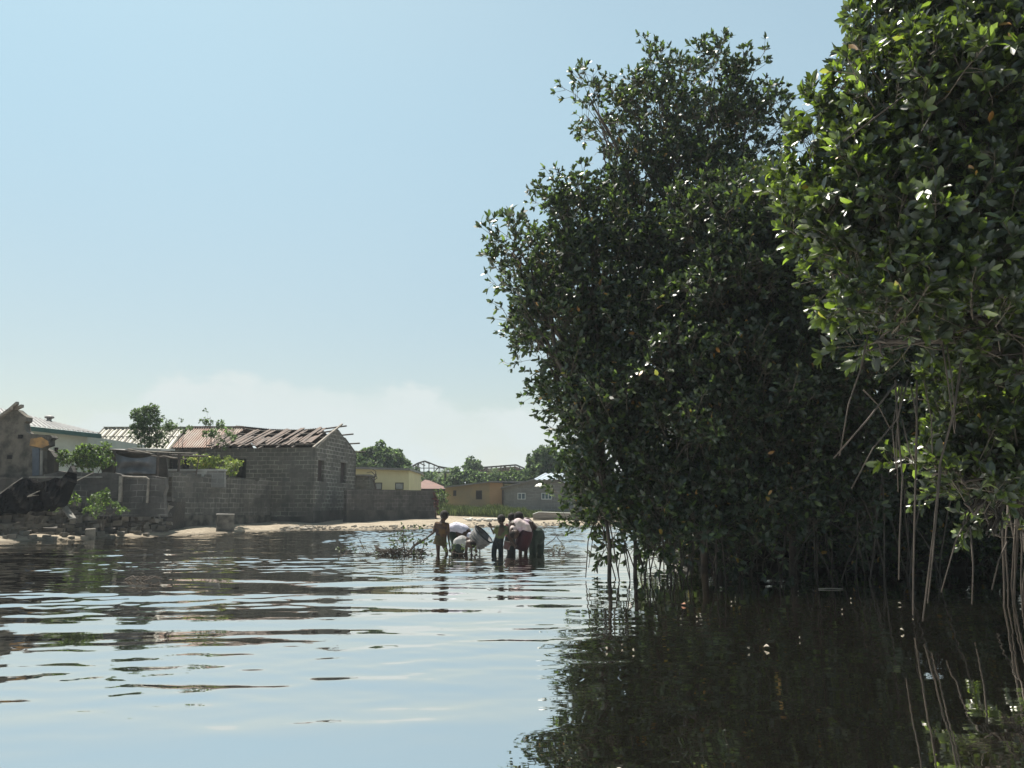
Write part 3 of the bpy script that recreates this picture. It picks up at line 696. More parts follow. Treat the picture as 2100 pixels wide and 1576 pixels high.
# sagging ridge and rafters
def ridge_z(s): return zR + .12 - .22*math.sin(math.pi*min(1, s/LN))**.8 + .04*math.sin(s*7)
def roofpt(s, t, back=False, lift=0.0):
    """s metres left of the gable, t 0 eave .. 1 ridge"""
    u = (W*.5*t) if not back else (W - W*.5*t)
    z = zE + .03 + (ridge_z(max(0, s)) - zE - .03)*t + lift
    over = -.25*(1-t) if not back else .25*(1-t)
    return V3(c + l*s + e*(u+over), z)
mb = MB()
for s in (-.05,):
    mb.beam(roofpt(s-.1, -.1, lift=.05), roofpt(s-.1, 1.06, lift=.07), .09, .07)
mb.build('rake_board', M['wood_grey'], ruin)
for i, s in enumerate([.9, 1.8, 2.6, 3.5, 4.3, 5.1]):
    for bk in (False, True):
        a = roofpt(s + random.uniform(-.2, .2), -.02 - random.random()*.12, bk, .0); b = roofpt(s + random.uniform(-.1, .1), 1.0, bk, .03)
        MB().beam(a, b, .07, .06).build('rafter', M['wood_dark'], ruin)
for j, t in enumerate((0.05, .37, .7, .97)):
    for bk in (False, True):
        if j == 3 and bk: continue
        ext = .5 if bk or j == 3 else .05
        pts = [roofpt(s, t, bk, .06) for s in (-ext, .6, 1.8, 3.0, 4.2, 5.5)]
        MB().tube(pts, .04, n=6).build('purlin', M['wood_dark'], ruin)
# ragged sheets left hanging on the slopes
rs = random.Random(5)
for k, (s0, s1, t0, t1) in enumerate([(.15, .8, .02, .5), (.75, 1.0, .1, 1.0), (1.0, 1.6, .0, .42), (1.55, 2.0, .3, 1.0), (1.9, 2.5, -.03, .35), (2.45, 2.8, .15, 1.02), (2.8, 3.35, -.02, .45),
                                      (3.3, 3.65, .3, 1.0), (3.6, 4.2, -.03, .5), (4.15, 4.5, .2, 1.02), (4.5, 5.5, .0, .55), (4.9, 5.6, .5, 1.0), (.5, .75, .55, 1.0)]):
    mb = MB(); n = max(2, int((s1-s0)/.11))
    for i in range(n):
        a0 = s0 + (s1-s0)*i/n; a1 = s0 + (s1-s0)*(i+.82)/n; tt0 = t0 + rs.uniform(-.07, .08); tt1 = t1 + rs.uniform(-.08, .03)
        lf = .09 + rs.uniform(-.02, .05)
        sk = rs.uniform(-.12, .02)
        mb.prism([roofpt(a0+sk, tt0, lift=lf), roofpt(a1+sk, tt0, lift=lf+rs.uniform(-.02, .03)), roofpt(a1, tt1, lift=lf), roofpt(a0, tt1, lift=lf)], (0, 0, .025))
    mb.build('roof_sheet', M['brown_sheet'], ruin)
for k, (s0, s1, t0, t1) in enumerate([(.9, 2.3, -.03, .98), (2.3, 3.7, .0, 1.0), (3.7, 5.6, 0, 1.0), (.1, .9, .0, .55)]):
    mb = MB(); corr(mb, roofpt(s1, t0, True, .11), roofpt(s0, t0, True, .11), roofpt(s0, t1, True, .11), roofpt(s1, t1, True, .11), .12, .015); mb.build('roof_sheet', M['brown_sheet'], ruin)

# ---- two long roofs behind to the left
def slope_house(label, pxa, pxb, Ye, Yr, pyE, pyR, wallmat, roofmat, pitch, wind=(), seam=True, zbase=.2, name='house', rows=2, amp=.02):
    E0 = P(pxa, pyE, Ye); E1 = P(pxb, pyE, Ye); zr = P(.5*(pxa+pxb), pyR, Yr).z
    t = thing(name, label, 'house', (E0.x, Ye, zbase)); o = .25
    mb = MB(); ops = []
    for (a, b, ya, yb) in wind:
        p0 = P(a, yb, Ye+o); p1 = P(b, ya, Ye+o); ops.append((p0.x-E0.x-.1, p1.x-E0.x-.1, p0.z, p1.z))
    wall(mb, (E0.x+.1, Ye+o), (E1.x-.1, Ye+o), zbase-.3, E0.z-.05, .18, ops)
    mb.build('wall', wallmat, t)
    for (s0, s1, a0, a1) in ops:
        MB().box((E0.x+.1+(s0+s1)/2, Ye+o+.14, (a0+a1)/2), (s1-s0, .03, a1-a0)).build('window', M['black'], t)
    D_ = (Yr - Ye)
    mb = MB()
    for x in (E0.x+.1, E1.x-.28):
        mb.prism([(x, Ye+o+.18, zbase-.3), (x, Yr+D_-o-.18, zbase-.3), (x, Yr+D_-o-.18, E0.z-.06), (x, Yr, zr-.06), (x, Ye+o+.18, E0.z-.06)], (.18, 0, 0))
    mb.build('side_wall', wallmat, t)
    mb = MB(); wall(mb, (E0.x+.1, Yr+D_-o-.18), (E1.x-.1, Yr+D_-o-.18), zbase-.3, E0.z-.05, .18); mb.build('back_wall', wallmat, t)
    mb = MB(); corr(mb, E0, E1, Vector((E1.x, Yr, zr)), Vector((E0.x, Yr, zr)), pitch, amp, rows); corr(mb, Vector((E0.x, Yr+D_, E0.z)), Vector((E1.x, Yr+D_, E0.z)), Vector((E1.x, Yr+.002, zr)), Vector((E0.x, Yr+.002, zr)), pitch, amp, rows)
    rf = mb.build('roof', roofmat, t)
    if seam:
        ms = MB(); n = int((E1.x-E0.x)/.42)
        for i in range(n+1):
            x = E0.x + (E1.x-E0.x)*i/n; ms.beam((x, Ye, E0.z+.035), (x, Yr, zr+.035), .05, .03)
        ms.beam((E0.x, .45*Ye+.55*Yr, .45*E0.z+.55*zr+.05), (E1.x, .45*Ye+.55*Yr, .45*E0.z+.55*zr+.05), .04, .02)
        o2 = ms.build('seam', M['roof_seam'], rf)
        o2.matrix_parent_inverse = Matrix.Identity(4)
        o2.matrix_parent_inverse = Matrix.Identity(4)
    mb = MB(); mb.beam((E0.x, Yr, zr+.03), (E1.x, Yr, zr+.03), .2, .05); mb.build('ridge_cap', roofmat, t)
    return t
slope_house('long low house with pale cream metal roof behind the tarpaulin shed', 172, 349, 38.6, 40.4, 922, 878, M['block_dark'], M['roof_cream'], .21)
slope_house('low house with rusty brown metal roof between cream roof and collapsed roof', 352, 470, 38.2, 40.2, 918, 877, M['plaster_ruin'], M['roof_rusty'], .12, wind=[(352.5, 370, 942, 962), (374, 388, 942, 962)], seam=False)

# ---- house with white walls and a grey roof, far left
t = thing('house', 'white walled house with grey corrugated roof and green eaves behind the left ruin', 'house', P(110, 1000, 31))
mb = MB(); Ye = 31.0
a = P(30, 975, Ye); b = P(173, 975, Ye); zt0 = P(50, 878, Ye).z; zt1 = P(173, 893, Ye).z; zt = zt1-.03
wall(mb, (a.x, Ye), (b.x, Ye), .1, zt, .2, [(P(108, 940, Ye).x - a.x, P(118, 940, Ye).x - a.x, P(110, 958, Ye).z, P(110, 918, Ye).z)])
mb.prism([(a.x, Ye, zt+.002), (b.x, Ye, zt+.002), (a.x, Ye, P(30, 876, Ye).z)], (0, .2, 0))
wall(mb, (b.x-.2, Ye+.2), (b.x-.2, Ye+5), .1, zt, -.2); mb.build('wall', M['plaster_white'], t)
MB().box((P(113, 940, Ye).x, Ye+.12, P(113, 938, Ye).z), (.2, .04, .8)).build('shutter', M['shutter'], t)
E0 = P(20, 869, Ye-.5); E1 = P(207, 889, Ye-.5); R1 = P(168, 879.5, Ye+3.4); R0 = P(-10, 835, Ye+3.4)
mb = MB(); corr(mb, E0, E1, R1, R0, .2, .02, 2); rf = mb.build('roof', M['roof_grey'], t)
mb = MB(); mb.prism([E0-Vector((0, 0, .20)), E1-Vector((0, 0, .2)), E1-Vector((0, 0, .03)), E0-Vector((0, 0, .03))], (0, .06, 0)); mb.build('fascia', M['teal'], t)
p = P(101, 859, Ye+2.8); mb = MB(); mb.tube([p-Vector((0, 0, .25)), p+Vector((0, 0, .02))], .10, .10, 8); mb.ball(p+Vector((0, 0, .06)), (.2, .2, .08), 10, 6); mb.build('roof_vent', M['roof_grey'], t)
# ---- ruined masonry at the left edge
Yu = 27.0; t = thing('ruined_building', 'tall crumbling dark wall with broken roof beams at the far left', 'ruin', P(40, 1000, Yu))
def U(px, py, dy=0): return P(px, py, Yu+dy)
mb = MB()
prof = [(-60, 1010), (-60, 850), (0, 858), (22, 838), (34, 840), (46, 850), (55, 856), (54, 864), (48, 868), (53, 885), (60, 890), (103, 893), (108, 898), (101, 902), (101, 914), (88, 918), (85, 925), (85, 985), (85, 1010)]
mb.prism([U(*q) for q in prof], (0, .35, 0)); mb.build('wall', M['plaster_ruin'], t)
mb = MB(); mb.prism([U(*q, .5) for q in [(83, 1010), (83, 925), (90, 919), (103, 925), (112, 938), (110, 968), (105, 972), (104, 1010)]], (0, .3, 0)); mb.build('broken_wall', M['plaster_dark'], t)
mb = MB(); mb.prism([U(*q, -.03) for q in [(60, 914), (63, 900), (85, 897), (98, 905), (100, 913), (86, 919)]], (0, .028, 0)); mb.build('exposed_brick', M['brick_orange'], t)
mb = MB(); mb.prism([U(*q, -.05) for q in [(66, 984), (66, 920), (80, 920), (80, 984)]], (0, .047, 0)); mb.build('blue_grey_post', simple('blue_grey', (.085, .10, .125), None, 3), t)
mb = MB(); mb.prism([U(*q, -.04) for q in [(81, 984), (82, 924), (87, 924), (86, 984)]], (0, .036, 0)); mb.build('door_frame', M['concrete'], t)
for a, b in (((20, 841), (36, 827)), ((28, 841), (46, 833)), ((-20, 870), (24, 838))):
    MB().beam(U(*a, .1), U(*b, -.2), .10).build('beam', M['wood_grey'], t)
# ---- plaster wall behind rubble
Yw = 26.5
def Wp(px, py, dy=0): return P(px, py, Yw+dy)
t = thing('garden_wall', 'dark low plastered wall with leaning posts above the rubble', 'wall', Wp(220, 1040))
mb = MB(); mb.prism([Wp(*q) for q in [(-40, 1060), (-40, 978), (60, 978), (110, 970), (120, 966), (137, 969), (145, 955), (150, 968), (170, 969), (205, 971), (215, 969), (235, 970), (250, 974), (310, 976), (337, 980), (340, 1000), (335, 1015), (338, 1060)]], (0, .25, 0)); mb.build('wall', M['block_black'], t)
mb = MB(); mb.prism([Wp(*q, -.12) for q in [(242, 1030), (244, 976), (250, 976), (248, 1030)]], (0, .1, 0)); mb.build('post', M['wood_grey'], t)
mb = MB(); mb.prism([Wp(*q, -.1) for q in [(299, 1032), (302, 985), (305, 985), (303, 1032)]], (0, .08, 0)); mb.build('post', M['wood_grey'], t)
mb = MB(); mb.tube([Wp(250, 977, -.1), Wp(280, 979, -.1), Wp(300, 979, -.1), Wp(306, 984, -.1)], .03, n=5); mb.build('rail', M['wood_grey'], t)
mb = MB(); mb.beam(Wp(60, 979, -.05), Wp(210, 979, -.05), .05); mb.build('ledge', M['concrete'], t)
# ---- tarpaulin lean-to
Yt = 28.5
def T(px, py, dy=0): return P(px, py, Yt+dy)
t = thing('lean_to', 'shabby lean-to hung with a sagging grey tarpaulin', 'shed', T(280, 985))
mb = MB(); mb.prism([T(*q, .6) for q in [(208, 985), (210, 924), (340, 930), (345, 985)]], (0, .08, 0)); mb.build('back_panel', M['plaster_dark'], t)
mb = MB(); nu, nv = 24, 12; vs = []
for j in range(nv+1):
    for i in range(nu+1):
        u, v = i/nu, j/nv; px = 235+ (322-235)*u; top = 928 + 11*math.sin(math.pi*u)**.7 + 2*u; py = top + (972-top)*v
        dep = .12*math.sin(v*9 + 3*math.sin(u*3.1))*math.sin(math.pi*u) + .05*math.sin(u*21+v*4)
        vs.append(T(px, py, .1+dep))
vs2 = [q + Vector((0, .02, 0)) for q in vs]; w_ = nu+1; nvv = len(vs)
fs = [(j*w_+i, j*w_+i+1, (j+1)*w_+i+1, (j+1)*w_+i) for j in range(nv) for i in range(nu)]
mb.add(vs + vs2, fs + [tuple(nvv+q for q in f[::-1]) for f in fs]); mb.build('tarpaulin', M['tarp'], t, smooth=True)
for a, b, r in (((234, 985), (235, 926), .05), ((322, 985), (324, 930), .05), ((366, 968), (368, 932), .045), ((402, 976), (409, 934), .025)):
    MB().tube([T(*a), T(*b)], r, n=6).build('post', M['wood_dark'], t)
for a, b, r in (((225, 924), (415, 937), .035), ((240, 928), (427, 936), .03), ((262, 921), (380, 943), .025), ((300, 926), (405, 930), .025), ((310, 935), (384, 942), .03), ((215, 922), (300, 925), .03)):
    MB().tube([T(*a, random.uniform(-.1, .4)), T((a[0]+b[0])/2, (a[1]+b[1])/2+1, .1), T(*b, random.uniform(-.1, .3))], r, r*.7, n=5).build('roof_pole', M['wood_grey'] if r < .03 else M['wood_dark'], t)
mb = MB(); mb.prism([T(*q, .2) for q in [(252, 925), (262, 919), (300, 920), (330, 921), (330, 925), (280, 927)]], (0, 1.2, .08)); mb.build('roof_board', M['concrete_pale'], t)
mb = MB(); mb.prism([T(*q, .1) for q in [(211, 921), (230, 921), (262, 925), (215, 924)]], (0, 1.0, .06)); mb.build('roof_board', M['roof_grey'], t)
# ---- pale low block enclosure behind the compound wall
t = thing('low_block_wall', 'pale grey low block enclosure with white coping behind the dark wall', 'wall', P(410, 985, 31))
mb = MB(); Yp = 32.0
mb.prism([P(*q, Yp) for q in [(338, 1000), (340, 966), (460, 966), (460, 1000)]], (0, .2, 0)); mb.build('wall', M['block_pale'], t)
mb = MB(); mb.prism([P(*q, Yp-.04) for q in [(342, 966), (342, 962.5), (461, 962.5), (461, 966)]], (0, .28, 0)); mb.build('coping', M['concrete_pale'], t)
mb = MB(); mb.prism([P(*q, Yp-.35) for q in [(400, 985), (404, 968), (424, 966), (418, 985)]], (0, .05, 0)); mb.build('leaning_slab', M['concrete_pale'], t)
# ---- compound wall along the beach
a = P(347, 1091, 29.7); b = P(553, 1076, 36.4); zt = P(347, 974, 29.7).z
t = thing('compound_wall', 'streaked dark block wall running from the rubble to the collapsed house', 'wall', (a.x, a.y, .1))
mb = MB(); wall(mb, (a.x, a.y), (b.x, b.y), -.1, zt-.08, .2); mb.build('wall', M['block_low'], t)
mb = MB(); d_ = (b-a); d_.z = 0; Ln = d_.length; d_.normalize(); k = 0
while k < Ln-.4:
    w = random.uniform(.35, .45); h = random.choice([.0, .06, .08, .1, .1, .16])
    if h: mb.prism([Vector((a.x, a.y, zt-.08)) + d_*k, Vector((a.x, a.y, zt-.08)) + d_*(k+w-.01), Vector((a.x, a.y, zt-.08+h)) + d_*(k+w-.02), Vector((a.x, a.y, zt-.08+h)) + d_*(k+.01)], (0.04, .19, 0))
    k += w
mb.build('broken_top_course', M['block_low'], t)
mb = MB(); nb = Vector((d_.y, -d_.x, 0))*.03
mb.prism([Vector((a.x, a.y, -.1))+nb, Vector((b.x, b.y, -.1))+nb, Vector((b.x, b.y, .62))+nb, Vector((a.x, a.y, .7))+nb], -nb*.9); mb.build('plinth', M['plaster_ruin'], t)
# box shaped concrete block against it
p = P(462, 1078, 30.0); t2 = thing('concrete_block', 'square concrete block standing against the foot of the compound wall', 'block', (p.x, p.y, .15))
mb = MB(); mb.box((p.x, p.y, .4), (.62, .5, .62), rz=.35, jit=.02); mb.build('block', M['plaster_ruin'], t2)
mb = MB(); mb.box((p.x-.02, p.y, .73), (.66, .54, .045), rz=.35, jit=.01); mb.build('top_slab', M['concrete'], t2)
# ---- dark wall to the right of the house
a = P(741, 1076, 38.2); b = P(892, 1068, 43.5); zt = P(820, 1007, 40).z
t = thing('boundary_wall', 'low blackened block wall right of the collapsed house, ending by the beach', 'wall', (a.x, a.y, .2))
mb = MB(); wall(mb, (a.x-.7, a.y-.25), (b.x, b.y), 0, zt, .2, ); mb.build('wall', M['block_black'], t)
mb = MB(); d_ = (b-a); d_.z = 0; d_.normalize(); nb = Vector((d_.y, -d_.x, 0))*.05
q0 = Vector((a.x-.7, a.y-.25, 0)); dd = Vector((b.x-q0.x, b.y-q0.y, 0)); LL = dd.length; dd.normalize()
for k in range(int(LL/.95)):
    pass
mb.prism([q0+nb, V3(b, 0)+nb, V3(b, .75)+nb, q0+Vector((0, 0, .85))+nb], -nb*.95); mb.build('plinth', M['plaster_dark'], t)
mb = MB(); q = q0 + dd*.0; mb.prism([q0-Vector((.03, 0, 0))+Vector((0, -.02, zt+.003)), V3(b, zt+.003)+Vector((.03, -.02, 0)), V3(b, zt+.06)+Vector((.03, -.02, 0)), q0+Vector((-.03, -.02, zt+.06))], (0, .26, 0)); mb.build('coping', M['block_black'], t)

# ---- rubble wall on the left (one wall built of loose stones)
def stone(mb, c, s, jit=.25):
    r = Matrix.Rotation(random.uniform(-.5, .5), 3, 'Z') @ Matrix.Rotation(random.uniform(-.2, .2), 3, 'X') @ Matrix.Rotation(random.uniform(-.15, .15), 3, 'Y')
    hx, hy, hz = [q/2 for q in s]; vs = []
    for x, y, z in ((-1,-1,-1),(1,-1,-1),(1,1,-1),(-1,1,-1),(-1,-1,1),(1,-1,1),(1,1,1),(-1,1,1)):
        k = random.uniform(.75, 1.05); vs.append(Vector(c) + r @ Vector((x*hx*k, y*hy*random.uniform(.8, 1), z*hz*random.uniform(.75, 1.05))))
    mb.add(vs, [(0,3,2,1),(4,5,6,7),(0,1,5,4),(1,2,6,5),(2,3,7,6),(3,0,4,7)])
t_r = thing('rubble_wall', 'tumbledown dry stone wall of dark loose stones along the water', 'wall', P(170, 1080, 25))
mb = MB(); rtop = [(-80, 1045), (0, 1043), (60, 1040), (110, 1040), (150, 1032), (200, 1036), (245, 1030), (300, 1028), (345, 1024)]
def rub_front(px): return float(np.interp(px, [-80, 0, 120, 240, 345], [23.9, 24.2, 25.4, 26.9, 28.6]))
px = -80
while px < 343:
    Yf = rub_front(px); zt_ = P(px, float(np.interp(px, [q[0] for q in rtop], [q[1] for q in rtop])), Yf+.5).z; z = -.1
    while z < zt_:
        h = random.uniform(.1, .19); w = random.uniform(.2, .42)
        yy = Yf + .75*max(0, z)/max(.3, zt_)*.9 + random.uniform(-.05, .07)
        X = P(px + random.uniform(-4, 4), 1060, yy).x
        stone(mb, (X, yy+.12, z+h/2), (w, .4, h)); z += h*.93
    px += 15
mb.build('stones', M['stone'], t_r)
mb = MB()
core = []
for px in (-80, 0, 120, 240, 341):
    Yf = rub_front(px); zt_ = P(px, float(np.interp(px, [q[0] for q in rtop], [q[1] for q in rtop])), Yf+.5).z - .1; X0 = P(px, 1060, Yf).x
    core.append([Vector((X0, Yf+.18, -.2)), Vector((X0, Yf+1.6, -.2)), Vector((X0, Yf+1.6, zt_)), Vector((X0, Yf+.85, zt_))])
mb.loft(core); mb.build('earth_core', M['mud'], t_r)
# tattered canvas heap on top
t = D.objects['ruined_building']
for hx, hy in ((20, 938), (42, 896), (70, 940)):
    if hx != 70: MB().box(P(hx, hy, 27.0-.01), (.16, .04, .13)).build('hole_shade', M['black'], t)  # black blocks on the wall face paint the shade of small holes
t = thing('canvas_heap', 'dark tattered heap of canvas slumped on the left end of rubble', 'heap', P(60, 1045, 24.8))
mb = MB(); nu, nv = 30, 12; topl = [(-60, 1020), (0, 1012), (20, 1000), (45, 980), (60, 984), (72, 992), (88, 990), (100, 984), (120, 982), (134, 976), (140, 968), (142, 972)]
botl = [(-60, 1058), (0, 1050), (60, 1046), (100, 1042), (122, 1030), (132, 1003), (142, 982)]
rows_ = []
for j in range(nv+1):
    v = j/nv; r_ = []
    for i in range(nu+1):
        px = -60 + 200*i/nu; ty = float(np.interp(px, [q[0] for q in topl], [q[1] for q in topl])); by = float(np.interp(px, [q[0] for q in botl], [q[1] for q in botl]))
        ty += 1.8*math.sin(px*.7)+1.5*math.sin(px*.31+1); by = max(by + 3*math.sin(px*.23) + 2*math.sin(px*.61), ty+3)
        r_.append(P(px, by + (ty-by)*v, 24.3 + .25*v + .12*math.sin(px*.09 + v*3) + .07*math.sin(px*.21+v*7+1.3*math.sin(px*.03)) + .05*math.sin(px*.47-v*11)))
    rows_.append(r_)
vs = [q for r_ in rows_ for q in r_]; w_ = nu+1; back = [q + Vector((0, .5, -.05)) for q in vs]; nn_ = len(vs)
fs = [(j*w_+i, j*w_+i+1, (j+1)*w_+i+1, (j+1)*w_+i) for j in range(nv) for i in range(nu)]
fs2 = [tuple(nn_+q for q in f[::-1]) for f in fs]
rim = [j*w_ for j in range(nv+1)] + [nv*w_+i for i in range(1, w_)] + [j*w_+nu for j in range(nv-1, -1, -1)] + [i for i in range(nu-1, 0, -1)]
fs3 = [(rim[i], rim[(i+1) % len(rim)], nn_+rim[(i+1) % len(rim)], nn_+rim[i]) for i in range(len(rim))]
mb.add(vs+back, fs+fs2+fs3); mb.build('canvas', M['canvas_black'], t)
for a, b in (((58, 1018), (92, 1003)), ((56, 1019), (80, 1016)), ((0, 1013), (46, 980))):
    MB().tube([P(*a, 24.2), P((a[0]+b[0])/2, (a[1]+b[1])/2-1, 24.3), P(*b, 24.6)], .02, .014, 5).build('torn_edge', M['wood_grey'], t)
MB().tube([P(124, 1003, 25.2), P(150, 990, 25.4), P(193, 969, 25.8)], .022, .015, 5).build('pole', M['wood_grey'])
tag(D.objects['pole'], 'thin grey pole leaning from the canvas heap up to the wall', 'pole')
# stones lying on the beach
def rock(name, label, px, py, size, mat='stone', Y=None, rz=0, z=None, cat='stone', group=None):
    p = G(px, py, .05) if Y is None else P(px, py, Y)
    gz = ground_z(p.x, p.y) if z is None else z
    mb = MB(); mb.box((0, 0, size[2]/2), size, rz=rz, jit=min(size)*.14)
    o = mb.build(name, M[mat]); o.location = (p.x, p.y, gz-.02)
    bm_ = o.modifiers.new('bevel', 'BEVEL'); bm_.width = min(size)*.12; bm_.segments = 2
    return tag(o, label, cat, group)
rock('rock', 'squared upright stone block standing at the foot of the rubble wall', 184, 1103, (.32, .3, .34), rz=.5)
rock('stone_slab', 'flat dark slab lying beside the upright stone at the waterline', 214, 1105, (.55, .3, .06))
rock('stone_slab', 'flat slab under the upright stone, on its left side', 160, 1102, (.42, .3, .09), rz=.2)
rock('stone_slab', 'left of two flat stones on sand below the wall corner', 268, 1096, (.5, .3, .12), 'stone')
rock('stone_slab', 'right of two flat stones on sand below the wall corner', 302, 1092, (.55, .3, .13), 'stone', rz=.1)
rock('stone_slab', 'long flat stone at the water in front of the house', 512, 1090, (.35, .2, .06), 'stone')
for i in range(16):
    px_ = 8 + i*20 + random.uniform(-8, 8); p = P(px_, 1100, rub_front(px_) - random.uniform(.1, .7)); w_ = random.uniform(.14, .3)
    rock('rock', 'dark loose stone fallen from the rubble wall onto the shore', 0, 0, (w_, w_*.8, w_*.6), 'stone', Y=1, rz=random.uniform(0, 3), group='loose stones at the foot of the rubble wall')
    o = D.objects[[k for k in D.objects.keys() if k.startswith('rock')][-1]]; o.location = (p.x, p.y, ground_z(p.x, p.y)-.02)
mb = MB(); p = P(255, 1028, 27); mb.box(p, (.32, .2, .07), rz=.2, rot=None, jit=.02); o = mb.build('board', M['concrete_pale']); tag(o, 'pale broken board lying on top of the rubble wall', 'board')
mb = MB(); p = P(143, 1055, 24.9); mb.beam(P(132, 1040, 25.1), P(149, 1064, 24.75), .2, .05); o = mb.build('plank', M['concrete']); tag(o, 'grey plank leaning on the face of the rubble wall', 'plank')

# ---- far buildings
def boxhouse(label, outline, Y, depth, wmat, roof=None, windows=(), name='house', wincol='glass', doors=(), mull=0, loc=None):
    """outline: pixel polygon of the front; windows recessed panes with frames"""
    t = thing(name, label, 'house', P(outline[0][0], outline[0][1], Y))
    MB().prism([P(*q, Y) for q in outline], (0, depth, 0)).build('wall', wmat, t)
    for (x0, x1, y0, y1, kind) in windows:
        fr = MB(); a = P(x0, y1, Y); b = P(x1, y0, Y); w = .05
        z0, z1 = a.z, b.z
        fr.box(((a.x+b.x)/2, Y-.012, z0), (b.x-a.x+w, .03, w)); fr.box(((a.x+b.x)/2, Y-.012, z1), (b.x-a.x+w, .03, w))
        for x in [a.x, b.x]: fr.box((x, Y-.012, (z0+z1)/2), (w, .028, z1-z0-w))
        if kind == 'mull':
            n = 3 if (x1-x0) > 16 else 2
            for i in range(1, n): fr.box((a.x+(b.x-a.x)*i/n, Y-.012, (z0+z1)/2), (w, .028, z1-z0-w))
        f = fr.build('window', M['white_frame'] if kind == 'mull' else M['wood_dark'], t)
        pn = MB(); pn.box(((a.x+b.x)/2, Y-.004, (z0+z1)/2), (b.x-a.x-.02, .012, z1-z0-.02)); pn.build('pane', M['glass'] if kind == 'mull' else M[kind], f)
    return t
t = boxhouse('cream yellow flat roofed house right behind the collapsed house', [(716, 1030), (716, 960), (838.5, 962), (838.5, 1030)], 52, 7, M['plaster_cream'],
  windows=[(770, 783, 991, 1004, 'concrete_pale'), (811, 827, 991, 1004, 'concrete_pale')])
MB().prism([P(*q, 51.6) for q in [(712, 961.5), (712, 957.5), (841, 961), (841, 965)]], (0, 8, 0)).build('roof', M['roof_grey'], t)
t = boxhouse('small brown unplastered hut in front of the cream house', [(716, 1030), (716, 976), (757, 976), (760, 1030)], 49, 2.0, M['block_low'])
MB().prism([P(*q, 48.8) for q in [(714, 976), (714, 973.5), (759, 973.5), (759, 976)]], (0, 2.4, 0)).build('roof', M['roof_grey'], t)
# red hipped roof
t = thing('house', 'house with low reddish brown hipped roof behind the boundary wall', 'house', P(870, 1010, 64))
mb = MB(); a, b = P(836, 1005, 62), P(924, 1005, 62); zt = a.z; zr = P(880, 984, 65).z
mb.add([a, b, (b.x-.2, 70, zt), (a.x-1.2, 70, zt), (P(872, 984, 65).x, 65, zr), (P(880, 984, 67).x, 67.5, zr)], [(0, 1, 5, 4), (1, 2, 5), (2, 3, 4, 5), (3, 0, 4), (3, 2, 1, 0)]); mb.build('roof', M['roof_red'], t)
mb = MB(); mb.box(((a.x+b.x)/2-.3, 66, (zt+.5)/2), (b.x-a.x-1.2, 6.5, zt-.55)); mb.build('wall', M['plaster_ruin'], t)
mb = MB(); mb.beam(P(836, 1004, 61.9), P(924, 1004, 61.9), .12, .1); mb.build('fascia', M['shutter'], t)
# grey wall bit right of it
boxhouse('dark grey shed wall under the end of the red roof', [(890, 1040), (890, 1006), (914, 1004), (914, 1040)], 61, 1.5, M['plaster_dark'])
# orange house
t = boxhouse('orange ochre plastered house with slanted roof edge beyond the grass', [(913, 1052), (913, 1000), (1000, 990), (1032, 991), (1032, 1052)], 58, 8, M['plaster_orange'],
  windows=[(930, 935, 1007, 1017, 'shutter'), (976.5, 988, 1007, 1024, 'shutter')])
mb = MB(); mb.prism([P(*q, 57.97) for q in [(1004, 1052), (1004, 990), (1030, 991), (1030, 1052)]], (0, .028, 0)); mb.build('right_panel', M['plaster_orange_b'], t)  # thin panel in a stronger orange over the right of the front
MB().prism([P(*q, 57.6) for q in [(910, 1001), (910, 998.5), (1005, 987), (1074, 988), (1074, 990), (1005, 989.5)]], (0, 9, 0)).build('roof', M['roof_grey'], t)
# grey block house
t = boxhouse('grey block house with white framed windows and bluish metal roof near the canoe', [(1030, 1058), (1030, 1001), (1095, 985), (1150, 984), (1200, 998), (1200, 1058)], 54, 9, M['block_pale'],
  windows=[(1062, 1077, 1012, 1024, 'mull'), (1111, 1131, 1012, 1024, 'mull'), (1166, 1186, 1012, 1024, 'mull')])
MB().prism([P(*q, 53.7) for q in [(1027, 1002.5), (1027, 1000), (1094, 983), (1094, 985.5)]], (0, 9.5, 0)).build('roof_edge', M['roof_grey'], t)
a, b = P(1092, 984, 53.6), P(1152, 983.5, 53.6); r0, r1 = P(1115, 971, 60), P(1182, 972, 60)
mb = MB(); corr(mb, a, b, r1, r0, .3, .03); mb.build('roof', M['roof_silver'], t)
mb = MB(); corr(mb, P(1150, 987, 53.4), P(1205, 1001, 53.4), P(1205, 988, 58), P(1150, 986, 58), .3, .03); mb.build('lower_roof', M['roof_silver'], t)
MB().box(P(1031, 1030, 53.9), (.12, .1, 1.6)).build('drainpipe', M['shutter'], t)
